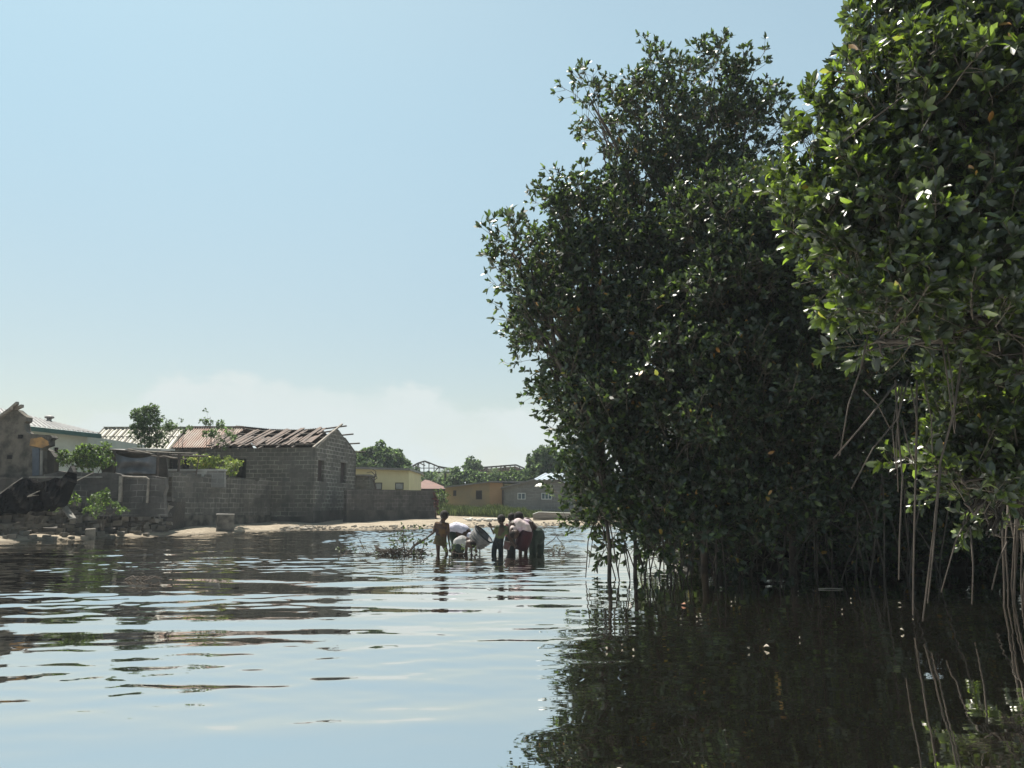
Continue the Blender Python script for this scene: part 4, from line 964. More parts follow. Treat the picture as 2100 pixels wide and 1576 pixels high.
# unfinished roof trusses on the skyline
def truss_roof(label, pts, Y, depth, base, wallpoly=None, n=9, wm='plaster_pink', wlabel=None):
    t = thing('unfinished_building', label, 'building', P(base[0], base[1], Y))
    for j, dy in enumerate((0, depth)):
        mb = MB(); pp = [P(*q, Y+dy) for q in pts]
        for i in range(len(pp)-1): mb.beam(pp[i], pp[i+1], .26, .2)
        x0, x1 = pts[0][0], pts[-1][0]; bz = base[1]
        for i in range(n+1):
            x = x0+(x1-x0)*i/n; y = float(np.interp(x, [q[0] for q in pts], [q[1] for q in pts]))
            mb.beam(P(x, y, Y+dy), P(x, bz, Y+dy), .12)
            if i < n and i % 4 == 1:
                x2 = x0+(x1-x0)*(i+1)/n; y2 = float(np.interp(x2, [q[0] for q in pts], [q[1] for q in pts])); mb.beam(P(x, bz, Y+dy), P(x2, y2, Y+dy), .15)
        mb.beam(P(x0, bz, Y+dy), P(x1, bz, Y+dy), .2); mb.beam(P(x0, (bz+min(q[1] for q in pts))/2+3, Y+dy), P(x1, (bz+min(q[1] for q in pts))/2+3, Y+dy), .1)
        mb.build('roof_truss', M['wood_dark'], t)
    mb = MB()
    for i in range(n+1):
        x = pts[0][0]+(pts[-1][0]-pts[0][0])*i/n; y = float(np.interp(x, [q[0] for q in pts], [q[1] for q in pts])); a = P(x, y-.5, Y); mb.beam(a, a+Vector((0, depth, 0)), .12)
    mb.build('purlins', M['wood_dark'], t)
    if wallpoly: MB().prism([P(*q, Y+.5) for q in wallpoly], (0, depth-1, 0)).build('wall', M[wm], t)
    return t
truss_roof('unfinished building with bare curved roof frame open to the sky', [(838, 961), (856, 951), (871, 946), (884, 951), (898, 957), (932, 963)], 112, 8, (838, 969), [(838, 1000), (838, 968), (940, 968), (940, 1000)])
truss_roof('unfinished long building with shallow roof frame right of the curved one', [(978, 960), (1020, 957), (1058, 954), (1075, 961), (1095, 970)], 105, 10, (978, 968), [(980, 1000), (980, 962.5), (1020, 960), (1058, 957), (1075, 964), (1092, 972), (1092, 1000)], n=12)

# ---- canoe drawn up on the beach
cn0 = G(1093, 1063, .30); Yc = 44.0
a = P(1093, 1058, Yc); t = thing('dugout_canoe', 'pale weathered canoe lying on the sand before the grey house', 'canoe', (a.x, Yc, .3))
rings = []; Lc = 4.6; nC = 14
for i in range(nC+1):
    u = i/nC; w = .34*math.sin(math.pi*min(1, .10+u*.84))**.55; x = a.x+Lc*u; zb_ = ground_z(x, Yc)-.02; zt_ = zb_ + .40 + .02*math.cos(u*math.pi*2)
    w = max(w, .08); k0 = .12 if i in (0,) else 0
    ring = [(0, -w, zt_-k0), (0, -w*.92, zb_+.16), (0, -w*.5, zb_+.02), (0, w*.5, zb_+.02), (0, w*.92, zb_+.16), (0, w, zt_-k0), (0, w-.05, zt_-k0), (0, w*.6-.02, zb_+.14), (0, -w*.6+.02, zb_+.14), (0, -w+.05, zt_-k0)]
    rings.append([Vector((x, Yc+q[1], q[2])) for q in ring])
MB().loft(rings).build('hull', M['canoe_pale'], t, smooth=False)
mb = MB(); pts = [r_[0]+Vector((0, -.01, .02)) for r_ in rings]; mb.tube(pts, .03, n=5); mb.build('gunwale', M['concrete_pale'], t)
mb = MB(); pts = [r_[5]+Vector((0, .01, .02)) for r_ in rings]; mb.tube(pts, .03, n=5); mb.build('gunwale', M['concrete_pale'], t)
for u in (.3, .65):
    x = a.x+Lc*u; MB().box((x, Yc, ground_z(x, Yc)+.32), (.18, .56, .03)).build('thwart', M['wood_grey'], t)
# ---- pale stones in a row at the foot of the grass
for i, (x, r) in enumerate([(951, 3), (957, 4), (963, 5), (966, 4), (974, 4), (982, 5), (989, 4), (995, 4), (1003, 6), (1011, 4), (1017, 5), (1045, 4)]):
    p = G(x, 1063.0 + (i % 3)*.6, .36); mb = MB(); k = p.y/F
    mb.ball((0, 0, r*k*.55), (r*k*1.15, r*k*.8, r*k*.75), 9, 6, noise=.1); o = mb.build('stone', M['white_bag'], smooth=True); o.location = (p.x, p.y, ground_z(p.x, p.y)-.03)
    tag(o, 'small pale rounded stone in the row along the foot of the grass', 'stone', 'row of pale stones by the grass')

# ---- far trees and shrubs
def tree(label, base, blobs, density, kind='far', lmat='leaf_far', name='tree', cat='tree', tr=.15, group=None, floor=None, up=.5, shell=(.4, 1.05), scale=1.0, stems=1, sat=.3):
    bz = ground_z(base[0], base[1]) if len(base) < 3 else base[2]
    t = thing(name, label, cat, (base[0], base[1], bz), group); mb = MB()
    for (c_, r_) in blobs:
        s_ = Vector((base[0]+random.uniform(-.03, .03)*stems, base[1], bz-.1)); mb.tube(limb_pts(s_, c_, .04, 5, .03), [tr, tr*.8, tr*.6, tr*.5, tr*.35], n=6)
    mb.build('trunk' if cat == 'tree' else 'stem', M['bark'], t)
    pos, dirs, sc = crown_points(blobs, density, up=up, shell=shell, floor=floor, sat=sat)
    scatter_mesh('crown' if cat == 'tree' else 'foliage', TEMP[kind], pos, dirs, sc*scale, [M[lmat], M['twig']], t); return t
def FT(px, py, Y): p = P(px, py, Y); return (p.x, p.y)
tree('large rounded green tree behind the cream house', FT(790, 1000, 72), [B(770, 952, 72, 35.2, 25.6, 2.6), B(800, 956, 72, 27.2, 24.0, 2.4), B(745, 962, 72, 20.8, 20.8, 1.9), B(822, 968, 72, 12.8, 16.0, 1.6), B(780, 975, 72, 44.0, 20.0, 2.4)], 6.4)
tree('dark bushy tree on the skyline just left of the mangroves', FT(1130, 1000, 66), [B(1120, 945, 66, 20.8, 16.0, 1.6), B(1140, 955, 66, 20.8, 19.2, 1.6), B(1105, 962, 66, 12.8, 16.0, 1.2), B(1160, 965, 66, 17.6, 16.0, 1.6), B(1170, 985, 66, 17.6, 12.8, 1.6)], 6.8)
tree('small round tree on the skyline between the two unfinished roofs', FT(968, 1000, 88), [B(968, 957, 88, 10.4, 7.2, 0.8), B(966, 972, 88, 9.6, 11.2, 0.8)], 6.0)
tree('low bushy tree under the curved roof frame', FT(880, 1000, 84), [B(875, 989, 84, 12.8, 8.0, 1.2), B(895, 991, 84, 16.0, 11.2, 1.2)], 6.0)
tree('pale green tree in front of the long unfinished building', FT(1045, 1000, 80), [B(1040, 987, 80, 17.6, 8.8, 1.3), B(1062, 989, 80, 16.0, 9.6, 1.2), B(1030, 991, 80, 14.4, 8.0, 1.2)], 6.0, lmat='leaf_bush')
tree('spreading shrubby tree behind the ochre house, left part', FT(950, 1000, 76), [B(938, 988, 76, 16.0, 11.2, 1.3), B(962, 989, 76, 16.0, 11.2, 1.3), B(985, 991, 76, 14.4, 9.6, 1.2)], 6.0)
tree('bushy tree behind the right end of the ochre house', FT(1085, 1000, 74), [B(1078, 980, 74, 11.2, 9.6, 1.1), B(1095, 991, 74, 11.2, 11.2, 1.0), B(1005, 991, 74, 11.2, 8.0, 1.0)], 6.0)
tree('low dark tree peeping over the left end of the red roof', FT(845, 1000, 68), [B(846, 978, 68, 7.2, 7.2, 0.8)], 6.0)
def palm(label, px, py, Y, h):
    p = P(px, py, Y); t = thing('palm_tree', label, 'tree', (p.x, p.y, .9))
    MB().tube([(p.x, p.y, .8), (p.x+.1, p.y, (p.z+.9)/2), p], .16, .1, 7).build('trunk', M['bark'], t)
    mb = MB()
    for k in range(13):
        a_ = k*2.4; el_ = random.uniform(-.2, 1.2); d = Vector((math.cos(a_)*math.cos(el_), math.sin(a_)*math.cos(el_), math.sin(el_))); prev = None
        side = d.cross(Vector((0, 0, 1))).normalized()
        for i in range(7):
            u = i/6; c_ = p + d*h*u + Vector((0, 0, -h*.75*u*u))
            if prev is not None:
                for sgn in (-1, 1):
                    for f_ in (0, .5):
                        b_ = prev.lerp(c_, f_); mb.add([b_, b_.lerp(c_, .45), b_ + side*sgn*h*.28*(1-u*.5) + d*h*.12 - Vector((0, 0, h*.12))], [(0, 1, 2)])
            prev = c_
    mb.build('fronds', M['leaf_far'], t)
palm('ragged palm in front of the curved roof frame', 913, 968, 78, 1.6)
palm('thin palm in front of the long unfinished building', 1015, 966, 80, 1.1)
tree('bright green leafy bush growing over the wall by the left ruin', FT(180, 972, 28.0)+(1.4,), [B(180, 948, 27.5, 28, 14, .4), B(150, 954, 27.5, 18, 9, .3), B(208, 958, 27.5, 18, 12, .3), B(195, 934, 27.5, 14, 9, .25)], 26, 'bush', 'leaf_bush', 'bush', 'bush', .03, up=.9)
tree('small green bush sprouting from the face of the rubble wall', FT(212, 1060, 25.2)+(.4,), [B(214, 1040, 25.0, 13, 9, .2), B(224, 1052, 25.0, 7, 8, .2), B(194, 1046, 25.1, 9, 4, .15)], 30, 'bush', 'leaf_bush', 'bush', 'bush', .015, up=.9)
tree('scrubby weeds on rubble just right of the canvas heap', FT(128, 1050, 25.2)+(.5,), [B(125, 1032, 25.1, 10, 12, .2), B(135, 1042, 25.1, 12, 8, .2)], 20, 'bush', 'leaf_bush', 'weeds', 'weeds', .01, up=.9)
tree('yellow green bush behind the pale low block enclosure', FT(430, 962, 33)+(1.7,), [B(425, 957, 33.5, 26, 6, .4), B(450, 955, 33.5, 14, 7, .4), B(480, 966, 33.0, 10, 10, .3), B(468, 972, 32.8, 12, 9, .3), B(395, 960, 33.5, 18, 6, .3)], 20, 'bush', 'leaf_yellow', 'bush', 'bush', .02, up=.9)
tree('tree clipped into dark rounded clumps in front of the cream roof', FT(300, 930, 32)+(1.5,), [B(293, 856, 32, 14, 14, .3), B(310, 854, 32, 12, 13, .28), B(303, 868, 32, 14, 9, .25), B(285, 885, 32, 12, 11, .25), B(297, 896, 32, 8, 9, .2), B(334, 880, 32, 10, 10, .2), B(326, 908, 32, 9, 9, .2), B(298, 914, 32, 10, 6, .2)], 60, 'bush', 'leaf_far', 'tree', 'tree', .04, shell=(.35, 1.0), sat=0, scale=.7)
tree('left spindly sapling in front of the rusty roof', FT(372, 925, 33)+(1.3,), [B(366, 876, 33, 8, 5, .15), B(377, 885, 33, 8, 6, .15), B(373, 897, 33, 5, 8, .1)], 14, 'bush', 'leaf_far', 'sapling', 'tree', .018)
tree('right taller spindly sapling rising over the rusty roof', FT(437, 935, 34)+(1.3,), [B(431, 855, 34, 13, 6, .2), B(438, 862, 34, 8, 6, .15), B(424, 882, 34, 12, 8, .2), B(450, 886, 34, 15, 10, .25), B(440, 900, 34, 14, 10, .2), B(462, 895, 34, 12, 9, .2)], 9, 'bush', 'leaf_far', 'sapling', 'tree', .02)
tree('shrub growing at the right end of the boundary wall', FT(905, 1050, 47), [B(905, 1025, 47, 9, 14, .4), B(902, 1040, 47, 9, 10, .4)], 12, 'bush', 'leaf_bush', 'bush', 'bush', .03, up=.9)
# leafless little tree before the cream house
p = P(768, 1010, 47); t = thing('bare_tree', 'leafless crooked little tree before the cream house', 'tree', (p.x, p.y, .5))
mb = MB(); mb.tube([(p.x+.1, 47, .4), P(770, 1000, 47), P(766, 985, 47), P(770, 975, 47)], .07, .05, 6)
for pp in ([(766, 985), (758, 978), (748, 977)], [(770, 976), (762, 968), (752, 970)], [(770, 976), (771, 967), (764, 963)], [(758, 978), (752, 982), (745, 986)], [(766, 986), (773, 981), (772, 972)]):
    mb.tube([P(a_, b_, 47) for a_, b_ in pp], .035, .015, 5)
mb.build('trunk', M['bark'], t)
# red leaved plant at the wall end
p = P(893, 1062, 42.6); t = thing('red_plant', 'tall dark red plant standing at the end of the boundary wall', 'plant', (p.x, p.y, .3))
MB().tube([P(894, 1070, 42.6), P(893, 1040, 42.6), P(892, 1015, 42.6)], .05, .03, 5).build('stem', M['wood_dark'], t)
mb = MB()
for i in range(34):
    c_ = P(random.gauss(894, 2.6), random.uniform(1016, 1060), 42.6+random.uniform(-.2, .2)); d = Vector(rng.normal(size=3))*.1; s_ = Vector(rng.normal(size=3))*.06; mb.add([c_-d, c_+s_, c_+d, c_-s_], [(0, 1, 2, 3)])
mb.build('leaves', M['rust_flag'], t)
# grass belt: stuff
def grass():
    n = 26000; V_ = []; F_ = []
    g_ = random.Random(3)
    for i in range(n):
        px = g_.uniform(893, 1215); Yg = g_.uniform(45.5, 50.5); x = P(px, 1050, Yg).x; z = ground_z(x, Yg); h = g_.uniform(.25, .62) * (1.0 if px < 1080 else .7 if px < 1110 else .35)
        h *= .8+.3*math.sin(x*1.7)*math.sin(Yg*1.1); dx = g_.gauss(0, .1); dy = g_.gauss(0, .08); w = .018
        b_ = len(V_); V_ += [(x-w, Yg, z-.03), (x+w, Yg, z-.03), (x+dx*.5+w*.6, Yg+dy*.5, z+h*.6), (x+dx, Yg+dy, z+h)]; F_ += [(b_, b_+1, b_+2), (b_, b_+2, b_+3)]
    mb = MB(); mb.v = V_; mb.f = F_; mb.m = [0]*len(F_)
    tag(mb.build('grass', leafmat('grass_blade', (.055, .075, .035), (.10, .11, .05), (.05, .065, .02), rough=.7, spec=.2, dead=0)), 'belt of green grass and reeds between the sand and the ochre house', 'grass', kind='stuff')
grass()
def debris():
    mb = MB(); g_ = random.Random(9)
    for i in range(900):
        px = g_.uniform(150, 1190); x = P(px, 1085, 36).x; ysh = float(np.interp(x, sxs, sys_)); x = ray(px, 1085)[0]*ysh; ysh = float(np.interp(x, sxs, sys_))
        y = ysh + abs(g_.gauss(0, .5)) + .15; s_ = g_.uniform(.02, .07)*(2 if g_.random() < .06 else 1)
        random.seed(i); stone(mb, (x, y, ground_z(x, y)+s_*.2), (s_*1.6, s_*1.2, s_*.7))
    tag(mb.build('beach_litter', islandmat('litter', (.5, .45, .38), (.05, .045, .04))), 'scattered pebbles, shells and scraps along the tide line', 'litter', kind='stuff')
debris(); random.seed(21)

# ------------------------------------------------------------------ people
def cone(mb, a, b, ra, rb, n=10):
    mb.tube([a, b], [ra, rb], n=n); mb.ball(a, ra, n, 6); mb.ball(b, rb, n, 6)
def remeshed(mb, name, mat, parent, vox=.012, sm=4):
    o = mb.build(name, mat, None, smooth=True)
    r = o.modifiers.new('r', 'REMESH'); r.mode = 'VOXEL'; r.voxel_size = vox; r.use_smooth_shade = True
    s_ = o.modifiers.new('s', 'SMOOTH'); s_.factor = .5; s_.iterations = sm
    dg = bpy.context.evaluated_depsgraph_get(); dg.update(); me = D.meshes.new_from_object(o.evaluated_get(dg))
    o.modifiers.clear(); old = o.data; o.data = me; D.meshes.remove(old)
    me.name = name; me.materials.clear(); me.materials.append(mat)
    attach(o, parent); return o
def hand(mb, wrist, d, r=.9, curl=.5, side=None):
    d = Vector(d).normalized(); side = Vector(side) if side is not None else d.cross(Vector((0, 1, 0)))
    if side.length < .05: side = d.cross(Vector((1, 0, 0)))
    side.normalize(); nrm = d.cross(side).normalized(); w = Vector(wrist)
    palm = w + d*.055*r; cone(mb, w, palm, .021*r, .026*r, 8); cone(mb, palm - side*.022*r, palm + side*.022*r, .014*r, .014*r, 8)
    for i, ln in enumerate((.055, .064, .060, .048)):
        b0 = palm + side*(-.028 + .019*i)*r + d*.012*r; m_ = b0 + (d + nrm*curl*.4)*ln*.55*r; t_ = m_ + (d*(1-curl*.6) + nrm*curl)*ln*.5*r
        cone(mb, b0, m_, .009*r, .008*r, 6); cone(mb, m_, t_, .008*r, .007*r, 6)
    th = w + d*.022*r - side*.02*r; m_ = th + (d*.6 - side*.8)*.03*r; cone(mb, th, m_, .011*r, .009*r, 6); cone(mb, m_, m_ + (d*.9 - side*.2 + nrm*.3)*.028*r, .009*r, .008*r, 6)
def headgeo(mb, c, up, face, r):
    """skull, jaw, nose, ears, lips"""
    up = Vector(up).normalized(); face = Vector(face); face = (face - up*face.dot(up)).normalized(); sd_ = face.cross(up).normalized(); c = Vector(c)
    R = Matrix((sd_, face, up)).transposed()
    mb.ball(c, (r*.80, r*.95, r*1.0), 16, 12, rot=R); mb.ball(c + face*r*.18 - up*r*.5, (r*.58, r*.66, r*.55), 12, 8, rot=R)
    mb.ball(c + face*r*.98 - up*r*.22, (r*.13, r*.16, r*.2), 8, 6, rot=R)
    mb.ball(c + face*r*.86 - up*r*.58, (r*.24, r*.1, r*.08), 8, 6, rot=R)
    for s_ in (-1, 1):
        mb.ball(c + sd_*s_*r*.8 - up*r*.12 - face*r*.05, (r*.09, r*.16, r*.24), 8, 6, rot=R); mb.ball(c + sd_*s_*r*.3 + face*r*.84 + up*r*.06, (r*.16, r*.08, r*.07), 8, 6, rot=R)
    return R
def person(label, Y0, head, hr, up, face, neck, chest, pelvis, arms, legs, torso_r, clothes, group, hair_mat='hair'):
    """all joints are (px, py, dy): photo pixel and metres behind Y0"""
    q = lambda j: P(j[0], j[1], Y0 + j[2])
    bp = q(pelvis); t = thing('person', label, 'person', (bp.x, bp.y, 0), group)
    hr *= 1.14; mb = MB(); hd = q(head); R = headgeo(mb, hd, up, face, hr)
    nk, ch, pv = q(neck), q(chest), q(pelvis); cone(mb, nk, hd - Vector(up).normalized()*hr*.5, hr*.46, hr*.42)
    tr_ = torso_r; cone(mb, pv, ch, tr_*.9, tr_); cone(mb, ch, nk, tr_*.95, hr*.5)
    for (sh, el_, wr, hd_dir) in arms:
        s_, e_, w_ = q(sh), q(el_), q(wr); k = tr_/.13
        cone(mb, ch.lerp(nk, .4), s_, tr_*.6, .042*k); cone(mb, s_, e_, .040*k, .031*k); cone(mb, e_, w_, .031*k, .021*k)
        hand(mb, w_, (w_-e_) if hd_dir is None else hd_dir, .85 if k < 1 else 1.0)
    for (hp, kn, an) in legs:
        a_, b_, c_ = q(hp), q(kn), q(an); k = tr_/.13
        cone(mb, pv, a_, tr_*.8, .075*k); cone(mb, a_, b_, .075*k, .050*k); cone(mb, b_, c_, .050*k, .034*k)
        f_ = Vector((face[0], face[1], 0)); f_ = f_.normalized() if f_.length > .1 else Vector((0, -1, 0)); cone(mb, c_, c_ + f_*.13, .035*k, .025*k)
    remeshed(mb, 'body', M['skin'], t, .011, 2)
    hb = MB(); hb.ball(hd + Vector(up).normalized()*hr*.10 - (R @ Vector((0, hr*.10, 0))), (hr*.88, hr*.98, hr*.98), 16, 12, rot=R); 
    ho = hb.build('hair', M[hair_mat], t, smooth=True)
    for (nm, mat, segs, vox) in clothes:
        cm = MB()
        for sg in segs:
            if sg[0] == 'c': cone(cm, q(sg[1]), q(sg[2]), sg[3], sg[4], 12)
            elif sg[0] == 'e':     # flattened ellipsoid
                cm.ball(q(sg[1]), sg[2], 14, 10)
            elif sg[0] == 'l':     # loft: list of (joint, rx, ry)
                rings = []
                for (j, rx, ry) in sg[1]:
                    c_ = q(j); rings.append([c_ + Vector((math.cos(a2)*rx, math.sin(a2)*ry, sg[2]*math.cos(a2)*rx + .012*math.sin(a2*5))) for a2 in [2*math.pi*i/16 for i in range(16)]])
                cm.loft(rings)
        remeshed(cm, nm, M[mat], t, vox, 3)
    return t
GRP = 'people fishing in the shallow water'
Zw = 1150  # ankles lie below the surface
person('child seen from behind in a brown patterned shirt, reaching left to brushwood', 17.9, (911, 1057.5, 0), .098, (0, 0, 1), (-.4, .9, 0), (908, 1069, 0), (905, 1080, 0), (902, 1107, 0),
  [((895.5, 1074, 0), (890, 1092, -.05), (868, 1109, -.1), None), ((917, 1076.5, 0), (919.5, 1103, 0), (923, 1125, -.05), None)],
  [((898, 1112, 0), (898.5, 1133, 0), (899, 1160, 0)), ((907, 1113, 0), (916, 1131, .05), (916, 1160, .1))], .105,
  [('shirt', 'shirt_brown', [('c', (896.5, 1075, 0), (916, 1077, 0), .055, .055), ('l', [((906, 1071.5, 0), .075, .06), ((905.5, 1075, 0), .135, .09), ((905.5, 1088, 0), .135, .105), ((905, 1103, 0), .125, .11)], 0), ('c', (896, 1075, 0), (891.5, 1088, -.03), .058, .05), ('c', (917, 1077, 0), (918.5, 1092, 0), .055, .048)], .012),
   ('skirt', 'shorts_brown', [('l', [((904.5, 1099, 0), .125, .11), ((903.5, 1108, 0), .14, .125), ((902.5, 1119, 0), .165, .14)], -.25)], .012)], GRP)
person('adult bent double in a white shirt and dark trousers, back to the sky', 18.3, (966, 1108, -.05), .11, (.55, 0, -.75), (.5, -.2, -.8), (962, 1100, 0), (955, 1094, 0), (929, 1091, 0),
  [((960, 1101, -.12), (958, 1115, -.15), (957, 1130, -.15), None), ((964, 1097, .12), (972, 1111, .1), (975, 1124, .1), None)],
  [((928, 1096, -.08), (931, 1114, -.1), (930, 1160, 0)), ((930, 1096, .1), (936, 1114, .12), (934, 1160, .1))], .145,
  [('shirt', 'shirt_white', [('c', (929, 1087, 0), (936, 1084, 0), .155, .15), ('c', (936, 1084, 0), (950, 1089, 0), .15, .15), ('c', (950, 1089, 0), (962, 1097, 0), .15, .10), ('c', (962, 1098, -.1), (961, 1106, -.14), .065, .055), ('c', (964, 1096, .1), (969, 1105, .1), .065, .055)], .013),
   ('trousers', 'trouser_green', [('c', (929, 1093, 0), (929, 1097, 0), .15, .14), ('c', (928, 1096, -.07), (932, 1113, -.1), .10, .075), ('c', (931, 1096, .08), (937, 1113, .12), .10, .07), ('c', (932, 1113, -.1), (930, 1142, 0), .075, .06), ('c', (937, 1113, .12), (935, 1142, .1), .07, .06)], .013)], GRP)
person('small child doubled over in a grey shirt, hands down in green leaves', 17.6, (966, 1116, -.1), .092, (.7, 0, -.5), (.5, -.3, -.8), (960, 1112, -.05), (955, 1111, 0), (940, 1115, 0),
  [((959, 1114, -.12), (956, 1124, -.15), (954, 1134, -.15), None), ((962, 1112, .08), (966, 1124, .05), (967, 1134, 0), None)],
  [((940, 1118, -.06), (944, 1129, -.05), (942, 1158, 0)), ((941, 1118, .08), (947, 1129, .08), (945, 1158, .1))], .11,
  [('shirt', 'shirt_grey', [('c', (940, 1114, 0), (947, 1111, 0), .125, .135), ('c', (947, 1111, 0), (957, 1113.5, 0), .135, .11), ('c', (953, 1116, -.06), (954, 1121, -.08), .085, .06)], .012),
   ('shorts', 'trouser_green', [('c', (939, 1118, 0), (941, 1122, 0), .115, .10), ('c', (940, 1120, -.06), (944, 1129, -.05), .08, .065), ('c', (942, 1120, .08), (947, 1129, .08), .08, .065)], .012)], GRP)
person('slim child standing in a dark green shirt and black trousers with raised forearm', 17.8, (1027.5, 1065, 0), .088, (0, 0, 1), (-.6, .7, -.1), (1029, 1077, 0), (1028.5, 1086, 0), (1022.5, 1108, 0),
  [((1020, 1081.5, -.02), (1012.5, 1094, -.05), (1006, 1081, -.08), (-.3, 0, 1)), ((1037, 1082, 0), (1041, 1098, 0), (1047, 1112, -.05), None)],
  [((1018, 1111, 0), (1013, 1128, 0), (1012, 1160, 0)), ((1026, 1111, 0), (1026.5, 1130, 0), (1027, 1160, 0))], .10,
  [('shirt', 'shirt_green', [('l', [((1028.5, 1078.5, 0), .07, .055), ((1028.5, 1082, 0), .12, .08), ((1027, 1094, 0), .115, .09), ((1024, 1105, 0), .11, .095)], 0), ('c', (1020, 1082, 0), (1014, 1091, -.04), .055, .046), ('c', (1036.5, 1083, 0), (1040, 1093, 0), .055, .046)], .012),
   ('trousers', 'trouser_black', [('l', [((1024, 1102, 0), .105, .09), ((1022, 1112, 0), .12, .095)], 0), ('c', (1018, 1111, 0), (1013.5, 1127, 0), .075, .062), ('c', (1026, 1111, 0), (1027, 1130, 0), .072, .06), ('c', (1013.5, 1127, 0), (1012.5, 1145, 0), .062, .055), ('c', (1027, 1130, 0), (1027, 1145, 0), .06, .055)], .012)], GRP)
person('person in a maroon top standing behind the bent group, head lowered', 18.6, (1050.5, 1062, 0), .095, (.1, 0, 1), (.5, .3, -.3), (1048, 1073, 0), (1047, 1081, 0), (1045, 1106, 0),
  [((1040, 1076, 0), (1041, 1095, -.1), (1051, 1112, -.2), None), ((1055, 1077, 0), (1061, 1094, -.05), (1060, 1112, -.2), None)],
  [((1042, 1109, 0), (1045, 1128, 0), (1046, 1158, 0)), ((1050, 1109, .05), (1052, 1128, .05), (1052, 1158, .05))], .11,
  [('shirt', 'shirt_maroon', [('l', [((1048, 1074, 0), .07, .06), ((1047.5, 1078, 0), .13, .09), ((1047, 1092, 0), .125, .10), ((1046, 1102, 0), .12, .10)], 0), ('c', (1041, 1078, 0), (1041, 1089, -.06), .055, .048), ('c', (1054, 1078, 0), (1059, 1090, -.03), .055, .048)], .012),
   ('trousers', 'trouser_black', [('l', [((1046, 1100, 0), .12, .1), ((1045.5, 1110, 0), .125, .1)], 0), ('c', (1042, 1109, 0), (1045, 1128, 0), .085, .065), ('c', (1050, 1109, .05), (1052, 1128, .05), .085, .065), ('c', (1045, 1128, 0), (1046, 1142, 0), .065, .06), ('c', (1052, 1128, .05), (1052, 1142, .05), .065, .06)], .012)], GRP)
person('person bent forward in a pinkish grey shirt and long dark red skirt', 18.0, (1054, 1096, -.15), .105, (-.55, -.2, -.7), (-.5, -.3, -.8), (1052, 1086, -.08), (1055, 1079, 0), (1076, 1093, 0),
  [((1050, 1086, -.15), (1045, 1101, -.2), (1053, 1114, -.25), None), ((1056, 1082, .12), (1058, 1098, .05), (1060, 1114, 0), None)],
  [((1074, 1099, -.08), (1068, 1116, -.08), (1066, 1158, 0)), ((1078, 1099, .08), (1079, 1116, .08), (1077, 1158, .05))], .135,
  [('shirt', 'shirt_pink', [('c', (1054, 1079.5, 0), (1063, 1076, 0), .12, .145), ('c', (1063, 1077, 0), (1076, 1083, 0), .145, .14), ('c', (1076, 1083, 0), (1081, 1089, 0), .14, .11), ('c', (1052, 1084, -.1), (1050, 1091, -.15), .07, .058), ('c', (1064, 1082, -.05), (1067, 1094, -.05), .12, .06), ('c', (1056, 1082, .1), (1058, 1091, .06), .065, .058)], .013),
   ('skirt', 'skirt_red', [('l', [((1080, 1089, -.02), .14, .13), ((1077, 1097, -.03), .17, .15), ((1073, 1110, -.04), .17, .16), ((1069, 1122, -.05), .16, .16), ((1067.5, 1129, -.05), .14, .14)], -.25)], .013)], GRP)
person('person stooping in wet dark green clothes, elbow raised behind the red skirt', 18.35, (1064, 1060.5, 0), .10, (-.8, 0, .6), (-.9, .1, -.3), (1071, 1067, 0), (1079, 1073, 0), (1101, 1094, 0),
  [((1077, 1070, -.1), (1092, 1072, -.15), (1091, 1084, -.2), None), ((1072, 1075, .12), (1066, 1092, .1), (1062, 1112, 0), None)],
  [((1096, 1101, -.08), (1093, 1118, -.1), (1093, 1158, 0)), ((1106, 1101, .08), (1108, 1118, .08), (1107, 1158, .05))], .135,
  [('shirt', 'shirt_pink', [('c', (1074, 1071, 0), (1080, 1076, 0), .10, .13), ('c', (1080, 1076, 0), (1090, 1084, .02), .13, .12), ('c', (1076, 1069, -.08), (1084, 1070, -.12), .055, .048)], .013),
   ('trousers', 'trouser_green', [('c', (1094, 1092, 0), (1102, 1096, 0), .14, .17), ('c', (1102, 1096, 0), (1105, 1103, 0), .17, .15), ('c', (1095, 1100, -.07), (1093, 1120, -.1), .125, .10), ('c', (1105, 1101, .07), (1108, 1120, .08), .125, .10), ('c', (1093, 1120, -.1), (1093, 1140, -.02), .10, .08), ('c', (1108, 1120, .08), (1107, 1140, .05), .10, .08)], .013)], GRP)

# ------------------------------------------------------------------ fishing gear and brushwood
Yb = 17.9
t = thing('fish_basket', 'big grey woven basket tilted on its side between the fishers', 'basket', P(990, 1118, Yb))
ax0, ax1 = P(982, 1106, Yb), P(992, 1094, Yb); ax = (P(999, 1090, Yb) - P(981, 1109, Yb)).normalized()
axd = Vector((ax.x, -.18, ax.z)).normalized(); s1 = axd.cross(Vector((0, 1, 0))).normalized(); s2 = axd.cross(s1)
mc = P(991.5, 1096.5, Yb)      # mouth centre
def bring(off, r): return [mc - axd*off + s1*math.cos(a2)*r + s2*math.sin(a2)*r for a2 in [2*math.pi*i/24 for i in range(24)]]
rings = [bring(.32, .05), bring(.315, .16), bring(.27, .205), bring(.12, .235), bring(0, .26), bring(0, .247), bring(.12, .222), bring(.26, .19), bring(.30, .14), bring(.302, .04)]
MB().loft(rings).build('basket_body', M['basket'], t, smooth=True)
mb = MB(); rr = bring(-.008, .262); mb.tube(rr + [rr[0]], .018, n=6); mb.build('rim', M['trouser_black'], t)
for off, r_ in ((.07, .248), (.14, .236), (.21, .224)):
    mb = MB(); rr = bring(off, r_); mb.tube(rr + [rr[0]], .008, n=5); mb.build('weave_band', M['concrete'], t)
